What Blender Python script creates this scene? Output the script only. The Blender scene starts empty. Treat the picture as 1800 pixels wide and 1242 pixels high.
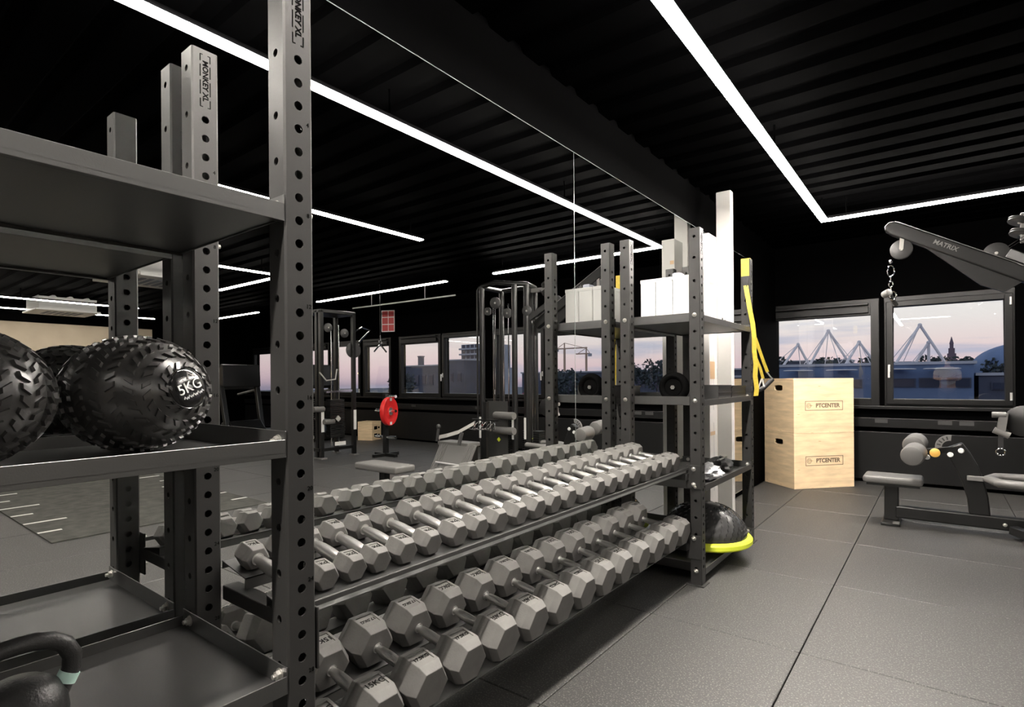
import bpy, bmesh, math, random
from mathutils import Vector, Matrix

S = bpy.context.scene
COL = S.collection
R = math.radians
random.seed(7)

# ------------------------------------------------------------------ camera
F_PX, YAW, ROLL, CY = 972.74, 0.658, -0.0072, 668.5
CAM = Vector((1.638, 0.0, 1.2003))
cam_d = bpy.data.cameras.new('camera')
cam = bpy.data.objects.new('camera', cam_d)
COL.objects.link(cam)
S.camera = cam
cam_d.sensor_width = 36.0
cam_d.lens = F_PX / 1800 * 36
cam_d.shift_y = (CY - 621.0) / 1800
cam_d.clip_start = 0.02
cam_d.clip_end = 2000
fw = Vector((-math.sin(YAW), math.cos(YAW), 0))
rt = Vector((math.cos(YAW), math.sin(YAW), 0))
up = Vector((0, 0, 1))
c_, s_ = math.cos(ROLL), math.sin(ROLL)
rt2 = c_ * rt + s_ * up
up2 = -s_ * rt + c_ * up
cam.matrix_world = Matrix(((rt2.x, up2.x, -fw.x, CAM.x), (rt2.y, up2.y, -fw.y, CAM.y),
                           (rt2.z, up2.z, -fw.z, CAM.z), (0, 0, 0, 1)))

# ------------------------------------------------------------------ view
S.view_settings.view_transform = 'Standard'
S.view_settings.look = 'None'
S.view_settings.exposure = -0.15
S.view_settings.gamma = 1.0
S.view_settings.use_curve_mapping = False
LED_NEAR, LED_FAR = 285.0, 58.0            # radiance of the LED diffusers

# ------------------------------------------------------------------ world: dusk sky
world = bpy.data.worlds.new('dusk_sky')
S.world = world
world.use_nodes = True
wn, wl = world.node_tree.nodes, world.node_tree.links
wn.clear()
wo = wn.new('ShaderNodeOutputWorld')
bg = wn.new('ShaderNodeBackground')
bg.inputs['Strength'].default_value = 1.25
tc = wn.new('ShaderNodeTexCoord')
sep = wn.new('ShaderNodeSeparateXYZ')
wl.new(tc.outputs['Generated'], sep.inputs[0])
ramp = wn.new('ShaderNodeValToRGB')
cr = ramp.color_ramp
stops = [(0.0, (0.10, 0.13, 0.22)), (0.495, (0.34, 0.30, 0.40)), (0.502, (0.72, 0.52, 0.58)), (0.512, (0.90, 0.66, 0.68)),
         (0.527, (0.97, 0.79, 0.76)), (0.545, (1.0, 0.92, 0.87)), (0.58, (1.0, 0.97, 0.94)), (0.70, (0.80, 0.85, 0.92)), (1.0, (0.35, 0.45, 0.66))]
while len(cr.elements) < len(stops):
    cr.elements.new(0.5)
for e, (p, c) in zip(cr.elements, stops):
    e.position = p
    e.color = (*c, 1)
mr = wn.new('ShaderNodeMath'); mr.operation = 'MULTIPLY_ADD'
mr.inputs[1].default_value = 0.5; mr.inputs[2].default_value = 0.5
wl.new(sep.outputs['Z'], mr.inputs[0])
wl.new(mr.outputs[0], ramp.inputs[0])
mp = wn.new('ShaderNodeMapping'); mp.inputs['Scale'].default_value = (1.6, 1.6, 16.0)
wl.new(tc.outputs['Generated'], mp.inputs[0])
cl = wn.new('ShaderNodeTexNoise'); cl.inputs['Scale'].default_value = 2.2; cl.inputs['Detail'].default_value = 5
wl.new(mp.outputs[0], cl.inputs['Vector'])
cramp = wn.new('ShaderNodeValToRGB')
cramp.color_ramp.elements[0].position = 0.53; cramp.color_ramp.elements[0].color = (0, 0, 0, 1)
cramp.color_ramp.elements[1].position = 0.67; cramp.color_ramp.elements[1].color = (1, 1, 1, 1)
wl.new(cl.outputs['Fac'], cramp.inputs[0])
cm = wn.new('ShaderNodeMath'); cm.operation = 'MULTIPLY'; cm.inputs[1].default_value = 0.75
wl.new(cramp.outputs[0], cm.inputs[0])
wmix = wn.new('ShaderNodeMixRGB')
wmix.inputs[2].default_value = (0.52, 0.54, 0.68, 1)
wl.new(cm.outputs[0], wmix.inputs[0]); wl.new(ramp.outputs[0], wmix.inputs[1])
wl.new(wmix.outputs[0], bg.inputs['Color']); wl.new(bg.outputs[0], wo.inputs[0])

# ------------------------------------------------------------------ materials
def mat(name, col, rough=0.5, metal=0.0, spec=0.5, noise=None, bump=None, emit=None, speck=None, stretch=None):
    """noise=(scale, amount) colour variation; bump=(scale, strength); speck=(scale, colour, threshold)"""
    m = bpy.data.materials.new(name)
    m.use_nodes = True
    n, l = m.node_tree.nodes, m.node_tree.links
    b = n['Principled BSDF']
    b.inputs['Base Color'].default_value = (*col, 1)
    b.inputs['Roughness'].default_value = rough
    b.inputs['Metallic'].default_value = metal
    b.inputs['Specular IOR Level'].default_value = spec
    co = n.new('ShaderNodeTexCoord')
    vec = co.outputs['Object']
    if stretch:
        mpp = n.new('ShaderNodeMapping'); mpp.inputs['Scale'].default_value = stretch
        l.new(vec, mpp.inputs[0]); vec = mpp.outputs[0]
    cur = None
    if noise:
        t = n.new('ShaderNodeTexNoise'); t.inputs['Scale'].default_value = noise[0]; t.inputs['Detail'].default_value = 6
        l.new(vec, t.inputs['Vector'])
        r = n.new('ShaderNodeValToRGB')
        a = noise[1]
        r.color_ramp.elements[0].position = 0.3; r.color_ramp.elements[1].position = 0.7
        r.color_ramp.elements[0].color = (*[max(0, c * (1 - a)) for c in col], 1)
        r.color_ramp.elements[1].color = (*[min(1, c * (1 + a)) for c in col], 1)
        l.new(t.outputs['Fac'], r.inputs[0]); cur = r.outputs[0]
    if speck:
        t2 = n.new('ShaderNodeTexNoise'); t2.inputs['Scale'].default_value = speck[0]; t2.inputs['Detail'].default_value = 2
        l.new(vec, t2.inputs['Vector'])
        r2 = n.new('ShaderNodeValToRGB')
        r2.color_ramp.elements[0].position = speck[2]; r2.color_ramp.elements[0].color = (0, 0, 0, 1)
        r2.color_ramp.elements[1].position = speck[2] + 0.06; r2.color_ramp.elements[1].color = (1, 1, 1, 1)
        l.new(t2.outputs['Fac'], r2.inputs[0])
        mx = n.new('ShaderNodeMixRGB'); mx.inputs[2].default_value = (*speck[1], 1)
        if cur: l.new(cur, mx.inputs[1])
        else: mx.inputs[1].default_value = (*col, 1)
        l.new(r2.outputs[0], mx.inputs[0]); cur = mx.outputs[0]
    if cur:
        l.new(cur, b.inputs['Base Color'])
    if bump:
        t3 = n.new('ShaderNodeTexNoise'); t3.inputs['Scale'].default_value = bump[0]; t3.inputs['Detail'].default_value = 4
        l.new(vec, t3.inputs['Vector'])
        bp = n.new('ShaderNodeBump'); bp.inputs['Strength'].default_value = bump[1]; bp.inputs['Distance'].default_value = 0.004
        l.new(t3.outputs['Fac'], bp.inputs['Height']); l.new(bp.outputs[0], b.inputs['Normal'])
    if emit:
        b.inputs['Emission Color'].default_value = (*emit[0], 1)
        b.inputs['Emission Strength'].default_value = emit[1]
    return m

M = {}
M['led'] = mat('led_diffuser', (1, 1, 1), 0.6, emit=((1.0, 0.93, 0.85), LED_NEAR))
M['led_mid'] = mat('led_diffuser_half', (1, 1, 1), 0.6, emit=((1.0, 0.93, 0.85), LED_NEAR * 0.13))
M['led_far'] = mat('led_diffuser_dimmed', (1, 1, 1), 0.6, emit=((1.0, 0.93, 0.85), LED_FAR))
M['mirror'] = mat('mirror_silver', (0.90, 0.91, 0.90), 0.0, 1.0)
M['edge'] = mat('mirror_edge', (0.5, 0.55, 0.53), 0.15, 0.6)
M['wall_black'] = mat('black_wall_paint', (0.0007, 0.0007, 0.0008), 0.75, spec=0.012, noise=(1.5, 0.3), bump=(60, 0.15))
M['ceil'] = mat('black_ceiling_deck', (0.0003, 0.0003, 0.00034), 0.8, spec=0.003, noise=(0.8, 0.3))
M['beige'] = mat('beige_wall_paint', (0.42, 0.35, 0.26), 0.8, noise=(3, 0.06))
M['floor'] = mat('rubber_floor', (0.016, 0.0154, 0.0142), 0.54, spec=0.85, noise=(1.1, 0.3), speck=(140, (0.10, 0.097, 0.089), 0.57), bump=(160, 0.16))
M['sub'] = mat('subfloor_concrete', (0.01, 0.01, 0.01), 0.9)
M['turf'] = mat('dark_turf', (0.045, 0.045, 0.038), 0.8, noise=(9, 0.5), bump=(90, 0.6))
M['line'] = mat('white_line_marking', (0.80, 0.79, 0.75), 0.6)
M['steel'] = mat('black_powder_coat', (0.024, 0.0236, 0.0230), 0.44, spec=0.30, noise=(6, 0.12), bump=(420, 0.06))
M['tray'] = mat('black_sheet_steel', (0.026, 0.026, 0.0252), 0.36, spec=1.0, noise=(2.5, 0.2), bump=(300, 0.05))
M['print'] = mat('black_print', (0.004, 0.004, 0.004), 0.95, spec=0.0)
M['zinc'] = mat('zinc_bolt', (0.72, 0.70, 0.66), 0.28, 0.9)
M['chrome'] = mat('chrome_knurled', (0.92, 0.91, 0.89), 0.30, 1.0, bump=(500, 0.25))
M['chrome_s'] = mat('chrome_smooth', (0.86, 0.86, 0.86), 0.10, 1.0)
M['rubber'] = mat('grey_black_rubber', (0.125, 0.122, 0.116), 0.62, spec=0.3, noise=(14, 0.12), bump=(160, 0.12))
M['emboss'] = mat('dark_embossed_lettering', (0.012, 0.012, 0.011), 0.9, spec=0.05)
M['ball'] = mat('slam_ball_rubber', (0.032, 0.031, 0.030), 0.30, spec=0.85, noise=(20, 0.2), bump=(120, 0.1))
M['gloss'] = mat('gloss_black_badge', (0.010, 0.010, 0.010), 0.12)
M['white'] = mat('white_print', (0.85, 0.85, 0.83), 0.5)
M['kettle'] = mat('cast_iron_black', (0.020, 0.020, 0.020), 0.42, bump=(220, 0.25))
M['mint'] = mat('mint_band', (0.52, 0.74, 0.66), 0.5)
M['ply'] = mat('birch_plywood', (0.74, 0.56, 0.35), 0.55, noise=(3.2, 0.16), stretch=(1.2, 1.2, 7.0), speck=(6, (0.50, 0.34, 0.18), 0.70))
M['ply_edge'] = mat('plywood_edge', (0.58, 0.42, 0.25), 0.7, noise=(40, 0.25))
M['burn'] = mat('burnt_print', (0.13, 0.09, 0.055), 0.7)
M['carton'] = mat('white_carton', (0.60, 0.59, 0.565), 0.55, noise=(5, 0.03))
M['tape'] = mat('brown_tape', (0.46, 0.30, 0.16), 0.4)
M['pvc'] = mat('white_plastic', (0.82, 0.82, 0.80), 0.35)
M['yellow'] = mat('yellow_strap', (0.58, 0.43, 0.05), 0.55, noise=(60, 0.15), bump=(200, 0.3))
M['lime'] = mat('lime_platform', (0.72, 0.82, 0.05), 0.4)
M['dome'] = mat('black_dome_rubber', (0.030, 0.030, 0.030), 0.25, noise=(10, 0.2))
M['domehi'] = mat('black_dome_texture', (0.016, 0.016, 0.016), 0.5)
M['frame'] = mat('black_window_frame', (0.005, 0.005, 0.0052), 0.35, spec=0.3)
M['silver'] = mat('silver_handle', (0.70, 0.70, 0.70), 0.3, 0.6)
M['machine'] = mat('machine_black_paint', (0.008, 0.008, 0.008), 0.32, spec=0.4, bump=(300, 0.05))
M['grey_trim'] = mat('machine_grey_trim', (0.16, 0.157, 0.152), 0.35, noise=(8, 0.1))
M['pad'] = mat('grey_vinyl_pad', (0.105, 0.102, 0.098), 0.45, bump=(120, 0.15))
M['paddark'] = mat('black_vinyl_pad', (0.030, 0.030, 0.030), 0.42, bump=(120, 0.15))
M['orange'] = mat('amber_knob', (0.80, 0.45, 0.10), 0.4)
M['red'] = mat('red_bumper', (0.62, 0.02, 0.02), 0.35)
M['redsign'] = mat('red_sign', (0.50, 0.06, 0.06), 0.45)
M['bag'] = mat('clear_plastic_bag', (0.62, 0.63, 0.65), 0.15, spec=0.8, bump=(14, 0.8))
M['blackcloth'] = mat('black_nylon', (0.015, 0.015, 0.016), 0.5, bump=(30, 0.5))
M['nylon_grey'] = mat('grey_webbing', (0.35, 0.34, 0.32), 0.7, bump=(200, 0.3))
M['conduit'] = mat('white_conduit', (0.7, 0.7, 0.68), 0.4)
M['skin'] = mat('skin', (0.55, 0.36, 0.27), 0.5)
M['tee'] = mat('white_tshirt', (0.80, 0.80, 0.80), 0.8, bump=(30, 0.3))
M['jeans'] = mat('dark_trousers', (0.03, 0.03, 0.04), 0.8)
M['hair'] = mat('brown_hair', (0.05, 0.03, 0.02), 0.6)
# outside
M['o_ground'] = mat('street_asphalt', (0.055, 0.065, 0.095), 0.9, noise=(0.1, 0.3))
M['o_blue'] = mat('blue_grey_cladding', (0.10, 0.155, 0.29), 0.7, noise=(0.5, 0.1))
M['o_dark'] = mat('dark_facade', (0.055, 0.065, 0.105), 0.8, noise=(0.5, 0.2))
M['o_pane'] = mat('dark_window_glass', (0.02, 0.03, 0.06), 0.15)
M['o_white'] = mat('white_steelwork', (0.62, 0.60, 0.64), 0.5)
M['o_pale'] = mat('pale_concrete', (0.34, 0.36, 0.42), 0.8, noise=(0.3, 0.15))
M['o_stone'] = mat('dark_church_stone', (0.13, 0.10, 0.14), 0.9)
M['o_leaf'] = mat('dusk_foliage', (0.030, 0.040, 0.045), 0.9, noise=(1.2, 0.5))
M['o_car'] = mat('white_car_paint', (0.55, 0.57, 0.62), 0.25)
M['o_crane'] = mat('crane_yellow', (0.45, 0.32, 0.25), 0.6)

g = bpy.data.materials.new('window_glass')
g.use_nodes = True
n, l = g.node_tree.nodes, g.node_tree.links
n.clear()
o_ = n.new('ShaderNodeOutputMaterial'); mxs = n.new('ShaderNodeMixShader')
tr = n.new('ShaderNodeBsdfTransparent'); tr.inputs[0].default_value = (0.93, 0.95, 0.96, 1)
gl = n.new('ShaderNodeBsdfGlossy'); gl.inputs['Roughness'].default_value = 0.0
lw = n.new('ShaderNodeLayerWeight'); lw.inputs[0].default_value = 0.5
pw = n.new('ShaderNodeMath'); pw.operation = 'POWER'; pw.inputs[1].default_value = 5.0
fr = n.new('ShaderNodeMath'); fr.operation = 'MULTIPLY_ADD'; fr.inputs[1].default_value = 0.91; fr.inputs[2].default_value = 0.09   # double glazing
l.new(lw.outputs['Facing'], pw.inputs[0]); l.new(pw.outputs[0], fr.inputs[0])
l.new(fr.outputs[0], mxs.inputs[0]); l.new(tr.outputs[0], mxs.inputs[1]); l.new(gl.outputs[0], mxs.inputs[2])
l.new(mxs.outputs[0], o_.inputs[0])
M['glass'] = g

# ------------------------------------------------------------------ mesh builder
class MB:
    def __init__(s):
        s.v, s.f = [], []
    def add(s, vs, fs):
        k = len(s.v)
        s.v += [tuple(v) for v in vs]
        s.f += [tuple(i + k for i in f) for f in fs]
        return s
    def box(s, lo, hi, mtx=None):
        x0, y0, z0 = lo; x1, y1, z1 = hi
        vs = [Vector(p) for p in ((x0, y0, z0), (x1, y0, z0), (x1, y1, z0), (x0, y1, z0), (x0, y0, z1), (x1, y0, z1), (x1, y1, z1), (x0, y1, z1))]
        if mtx: vs = [mtx @ p for p in vs]
        return s.add(vs, [(0, 3, 2, 1), (4, 5, 6, 7), (0, 1, 5, 4), (1, 2, 6, 5), (2, 3, 7, 6), (3, 0, 4, 7)])
    def cbox(s, c, d, mtx=None):
        return s.box([c[i] - d[i] / 2 for i in range(3)], [c[i] + d[i] / 2 for i in range(3)], mtx)
    def bar(s, p0, p1, w, h, upv=(0, 0, 1)):
        p0, p1 = Vector(p0), Vector(p1)
        d = (p1 - p0).normalized(); u = Vector(upv)
        if abs(d.dot(u)) > 0.98: u = Vector((1, 0, 0))
        a = d.cross(u).normalized() * (w / 2); b = a.cross(d).normalized() * (h / 2)
        vs = [p + sa * a + sb * b for p in (p0, p1) for sa, sb in ((-1, -1), (1, -1), (1, 1), (-1, 1))]
        return s.add(vs, [(0, 1, 2, 3), (7, 6, 5, 4), (0, 4, 5, 1), (1, 5, 6, 2), (2, 6, 7, 3), (3, 7, 4, 0)])
    def tube(s, pts, r, seg=10, closed=False, flat=None):
        pts = [Vector(p) for p in pts]; n_ = len(pts)
        rr = r if isinstance(r, (list, tuple)) else [r] * n_
        rings, prev = [], None
        for i, p in enumerate(pts):
            a = pts[(i - 1) % n_] if (closed or i) else p
            b = pts[(i + 1) % n_] if (closed or i < n_ - 1) else p
            t = (b - a).normalized()
            if prev is None:
                q = Vector((0, 0, 1)) if abs(t.z) < 0.9 else Vector((1, 0, 0))
            else: q = prev
            x = t.cross(q).normalized(); y = x.cross(t).normalized(); prev = y
            fx, fy = flat if flat else (1, 1)
            rings.append([p + rr[i] * (fx * math.cos(2 * math.pi * k / seg) * x + fy * math.sin(2 * math.pi * k / seg) * y) for k in range(seg)])
        vs = [v for rg in rings for v in rg]; fs = []
        for i in range(n_ if closed else n_ - 1):
            j = (i + 1) % n_
            for k in range(seg):
                k2 = (k + 1) % seg
                fs.append((i * seg + k, i * seg + k2, j * seg + k2, j * seg + k))
        if not closed:
            fs.append(tuple(reversed(range(seg)))); fs.append(tuple((n_ - 1) * seg + k for k in range(seg)))
        return s.add(vs, fs)
    def cyl(s, p0, p1, r, seg=16):
        return s.tube([p0, p1], r, seg)
    def lathe(s, prof, o=(0, 0, 0), ax=(0, 0, 1), seg=24):
        """prof: list of (radius, height) along axis"""
        o, ax = Vector(o), Vector(ax).normalized()
        q = Vector((0, 0, 1)) if abs(ax.z) < 0.9 else Vector((1, 0, 0))
        x = ax.cross(q).normalized(); y = ax.cross(x).normalized()
        vs, fs = [], []
        for r_, h_ in prof:
            for k in range(seg):
                a = 2 * math.pi * k / seg
                vs.append(o + ax * h_ + r_ * (math.cos(a) * x + math.sin(a) * y))
        for i in range(len(prof) - 1):
            for k in range(seg):
                k2 = (k + 1) % seg
                fs.append((i * seg + k, i * seg + k2, (i + 1) * seg + k2, (i + 1) * seg + k))
        fs.append(tuple(reversed(range(seg)))); fs.append(tuple((len(prof) - 1) * seg + k for k in range(seg)))
        return s.add(vs, fs)
    def prism(s, poly, p_of):
        """poly: 2D points; p_of(a,b,t) -> 3D, t in {0,1}"""
        n_ = len(poly)
        vs = [p_of(a, b, 0) for a, b in poly] + [p_of(a, b, 1) for a, b in poly]
        fs = [tuple(range(n_))[::-1], tuple(range(n_, 2 * n_))]
        fs += [(i, (i + 1) % n_, n_ + (i + 1) % n_, n_ + i) for i in range(n_)]
        return s.add(vs, fs)
    def sphere(s, c, r, seg=16, rings=8, sc=(1, 1, 1)):
        c = Vector(c); prof = []
        vs, fs = [], []
        for i in range(rings + 1):
            th = math.pi * i / rings
            for k in range(seg):
                a = 2 * math.pi * k / seg
                vs.append(c + Vector((r * sc[0] * math.sin(th) * math.cos(a), r * sc[1] * math.sin(th) * math.sin(a), r * sc[2] * math.cos(th))))
        for i in range(rings):
            for k in range(seg):
                k2 = (k + 1) % seg
                fs.append((i * seg + k, i * seg + k2, (i + 1) * seg + k2, (i + 1) * seg + k))
        return s.add(vs, fs)
    def mesh(s, name, m, bevel=0, bseg=2, smooth=False):
        me = bpy.data.meshes.new(name)
        me.from_pydata(s.v, [], s.f)
        bm = bmesh.new(); bm.from_mesh(me)
        bmesh.ops.remove_doubles(bm, verts=bm.verts, dist=1e-6)
        bmesh.ops.recalc_face_normals(bm, faces=bm.faces)
        if bevel:
            es = [e for e in bm.edges if len(e.link_faces) == 2 and e.calc_face_angle(0) > R(25)]
            bmesh.ops.bevel(bm, geom=es, offset=bevel, segments=bseg, profile=0.5, affect='EDGES', clamp_overlap=True)
        for f in bm.faces: f.smooth = smooth
        if smooth:
            for e in bm.edges:
                e.smooth = not (len(e.link_faces) == 2 and e.calc_face_angle(0) > R(38))
        bm.to_mesh(me); bm.free()
        me.materials.append(m)
        return me
    def build(s, name, m, parent=None, bevel=0, bseg=2, smooth=False, loc=None, rot=None):
        return obj(name, s.mesh(name, m, bevel, bseg, smooth), parent, loc, rot)

def obj(name, me, parent=None, loc=None, rot=None):
    o = bpy.data.objects.new(name, me)
    COL.objects.link(o)
    if parent: o.parent = parent
    if loc is not None: o.location = loc
    if rot is not None: o.rotation_euler = rot
    return o

def tag(o, label=None, cat=None, group=None, kind=None):
    if label: o['label'] = label
    if cat: o['category'] = cat
    if group: o['group'] = group
    if kind: o['kind'] = kind
    return o

def thing(name, label, cat, loc=(0, 0, 0), rz=0, group=None):
    o = bpy.data.objects.new(name, None)
    o.empty_display_size = 0.1
    COL.objects.link(o)
    o.location = loc; o.rotation_euler = (0, 0, rz)
    return tag(o, label, cat, group)

def struct(o):
    o['kind'] = 'structure'
    return o

_txt = {}
def text_mesh(body, size, m, extrude=0.0006, bold=0.0):
    key = (body, round(size, 5), m.name)
    if key in _txt: return _txt[key]
    cu = bpy.data.curves.new('txt', 'FONT')
    cu.body = body; cu.size = size; cu.align_x = 'CENTER'; cu.align_y = 'CENTER'; cu.extrude = extrude; cu.resolution_u = 3; cu.offset = bold
    ob = bpy.data.objects.new('txt', cu); COL.objects.link(ob)
    bpy.context.view_layer.update()
    me = bpy.data.meshes.new_from_object(ob.evaluated_get(bpy.context.evaluated_depsgraph_get()))
    me.name = 'marking'
    bpy.data.objects.remove(ob); bpy.data.curves.remove(cu)
    me.materials.clear(); me.materials.append(m)
    _txt[key] = me
    return me

def put(me, name, parent, o, xa, ya):
    xa, ya = Vector(xa).normalized(), Vector(ya).normalized()
    za = xa.cross(ya)
    ob = obj(name, me, parent)
    ob.matrix_local = Matrix(((xa.x, ya.x, za.x, o[0]), (xa.y, ya.y, za.y, o[1]), (xa.z, ya.z, za.z, o[2]), (0, 0, 0, 1)))
    return ob

def arc(c, r, a0, a1, n_, ax, ay):
    c, ax, ay = Vector(c), Vector(ax), Vector(ay)
    return [c + r * (math.cos(a0 + (a1 - a0) * i / n_) * ax + math.sin(a0 + (a1 - a0) * i / n_) * ay) for i in range(n_ + 1)]

# ================================================================== THE ROOM
XR, YB, YF, ZC = 13.5, -4.0, 7.6, 2.84
# floor: subfloor plus rubber tiles, each a piece of its own
fl = struct(MB().box((-0.15, YB, -0.12), (XR, YF + 0.2, -0.014)).build('floor', M['sub']))
xs = [0.0, 0.459, 1.146] + [1.146 + k for k in range(1, 13)]
ys = [YB] + [-3.317 + k for k in range(0, 11)] + [YF]
tcache = {}
for i in range(len(xs) - 1):
    for j in range(len(ys) - 1):
        dx, dy = xs[i + 1] - xs[i], ys[j + 1] - ys[j]
        if xs[i + 1] > XR + 0.7 or dx < 0.05: continue
        key = (round(dx, 3), round(dy, 3))
        if key not in tcache:
            tcache[key] = MB().box((0.0022, 0.0022, -0.014), (dx - 0.0022, dy - 0.0022, 0.0)).mesh('tile', M['floor'], bevel=0.0022, bseg=1)
        obj('tile', tcache[key], fl, (xs[i], ys[j], 0))

# ceiling: trapezoid steel deck, ribs across the room
prof, y = [], YB
while y < YF + 0.2:
    prof += [(y, ZC), (y + 0.14, ZC), (y + 0.165, ZC + 0.03), (y + 0.235, ZC + 0.03), (y + 0.26, ZC)]
    y += 0.26
cb = MB()
n_ = len(prof)
cb.add([(-0.15, a, b) for a, b in prof] + [(XR + 0.1, a, b) for a, b in prof], [(i, i + 1, n_ + i + 1, n_ + i) for i in range(n_ - 1)])
cb.box((-0.15, YB, ZC + 0.06), (XR + 0.1, YF + 0.2, ZC + 0.16))
struct(cb.build('ceiling', M['ceil']))

# walls
struct(MB().box((-0.16, YB, 0), (-0.008, YF + 0.2, ZC + 0.06)).build('wall_left', M['wall_black']))
struct(MB().box((-0.15, YB - 0.15, 0), (XR + 0.1, YB, ZC + 0.06)).build('wall_back', M['wall_black']))
wr = struct(MB().box((XR, YB, 0), (XR + 0.15, 5.3, 2.5)).build('wall_right', M['beige']))
MB().box((XR - 0.02, YB, 2.5), (XR + 0.15, 5.3, ZC + 0.06)).box((XR - 0.02, 5.3, 0), (XR + 0.15, YF + 0.2, ZC + 0.06)).build('painted_band', M['wall_black'], wr)

# windows in the far wall: (x0, x1, top of glass, kind)
panes = [(-0.02, 1.008, 1.93, 'fixed'), (1.22, 2.17, 2.0, 'sash'), (2.42, 3.42, 1.93, 'fixed'), (3.62, 4.56, 2.0, 'sash'),
         (4.92, 5.87, 2.02, 'sash'), (6.06, 7.13, 1.95, 'fixed'), (7.52, 8.32, 1.95, 'fixed'), (8.52, 9.45, 2.0, 'sash'),
         (9.70, 10.70, 1.95, 'fixed'), (10.9, 11.8, 2.0, 'sash'), (12.2, 13.1, 1.95, 'fixed')]
ZB = 0.965
FR = 0.085
wf = MB()
T0, T1 = YF, YF + 0.22
wf.box((-0.15, T0, 0), (XR + 0.1, T1, ZB - FR)).box((-0.15, T0, 2.12), (XR + 0.1, T1, ZC + 0.06))
px = -0.15
for x0, x1, zt, k in panes:
    wf.box((px, T0, ZB - FR), (x0 - FR, T1, 2.12))
    px = x1 + FR
wf.box((px, T0, ZB - FR), (XR + 0.1, T1, 2.12))
wall_far = struct(wf.build('wall_far', M['wall_black']))
# heater casing and ledges under the windows are parts of that wall
MB().box((-0.0, YF - 0.055, 0.04), (XR - 0.03, YF + 0.001, 0.585)).build('heater_casing', M['frame'], wall_far, bevel=0.004)
MB().box((-0.0, YF - 0.075, 0.64), (XR - 0.03, YF + 0.001, 0.745)).build('cable_duct', M['frame'], wall_far, bevel=0.004)
for x in (1.05, 1.62, 1.80, 3.4, 4.9, 6.6):
    MB().box((x, YF - 0.08, 0.69), (x + 0.12, YF - 0.074, 0.735)).build('socket_plate', M['paddark'], wall_far)
MB().box((-0.0, YF - 0.06, ZB - FR - 0.035), (XR - 0.03, YF + 0.05, ZB - FR)).build('window_sill', M['frame'], wall_far, bevel=0.004)

for i, (x0, x1, zt, k) in enumerate(panes):
    w_ = thing('window_%d' % (i + 1), None, None, ((x0 + x1) / 2, YF, 0))
    struct(w_)
    cx = (x0 + x1) / 2
    a, b = x0 - cx, x1 - cx
    m_ = MB()
    y0_, y1_ = 0.02, 0.10
    m_.box((a - FR, y0_, ZB - FR), (a, y1_, 2.12)).box((b, y0_, ZB - FR), (b + FR, y1_, 2.12))
    m_.box((a, y0_, ZB - FR), (b, y1_, ZB)).box((a, y0_, zt), (b, y1_, 2.12))
    m_.build('frame', M['frame'], w_, bevel=0.006)
    f2 = MB()
    if k == 'sash':
        e = 0.062
        f2.box((a - e, -0.012, ZB - e), (a - 0.001, y0_, zt + e)).box((b + 0.001, -0.012, ZB - e), (b + e, y0_, zt + e))
        f2.box((a - 0.001, -0.012, ZB - e), (b + 0.001, y0_, ZB - 0.001)).box((a - 0.001, -0.012, zt + 0.001), (b + 0.001, y0_, zt + e))
        sa = f2.build('sash', M['frame'], w_, bevel=0.006)
        hs = -1 if cx < 4.7 else 1
        hx = (a - 0.035) if hs < 0 else (b + 0.035)
        hm = MB().box((hx - 0.012, -0.024, 1.27), (hx + 0.012, -0.012, 1.35)).box((hx - 0.009, -0.062, 1.30), (hx + 0.009, -0.024, 1.325)).box((hx - 0.010, -0.072, 1.20), (hx + 0.010, -0.052, 1.33))
        hm.build('handle', M['silver'], sa, bevel=0.003)
        ho = (b + 0.045) if hs < 0 else (a - 0.045)
        for zz in (1.0, 1.98):
            MB().cyl((ho, -0.022, zz - 0.04), (ho, -0.022, zz + 0.04), 0.011, 10).build('hinge', M['silver'], sa, smooth=True)
    else:
        f2.box((a + 0.02, -0.02, zt + 0.025), (b - 0.02, y0_ + 0.002, zt + 0.10)).box((a + 0.02, -0.03, zt + 0.115), (b - 0.02, y0_ + 0.002, zt + 0.145))
        f2.build('ventilation_grille', M['frame'], w_, bevel=0.004)
    MB().box((a - 0.005, 0.055, ZB - 0.005), (b + 0.005, 0.063, zt + 0.005)).build('pane', M['glass'], w_)

# mirror wall: two big sheets
mz = 2.493
for nm, y0, y1, lab in (('mirror', -3.8, 2.705, 'tall frameless wall mirror behind the near rack and the dumbbells'),
                        ('mirror', 2.709, 6.35, 'tall frameless wall mirror behind the far rack, next to the plywood boxes')):
    t = thing(nm, lab, 'mirror', (0, y0, 0.045))
    MB().box((-0.006, 0, 0.0), (0.0, y1 - y0, mz - 0.045)).build('mirror_glass', M['mirror'], t)
    eb = MB()
    eb.box((-0.007, -0.001, mz - 0.045), (0.0008, y1 - y0, mz - 0.042)).box((-0.007, 0, -0.004), (0.003, y1 - y0, 0.0))
    eb.box((-0.007, -0.0015, 0), (0.0006, 0.0003, mz - 0.045))
    eb.build('polished_edge', M['edge'], t)

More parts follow.
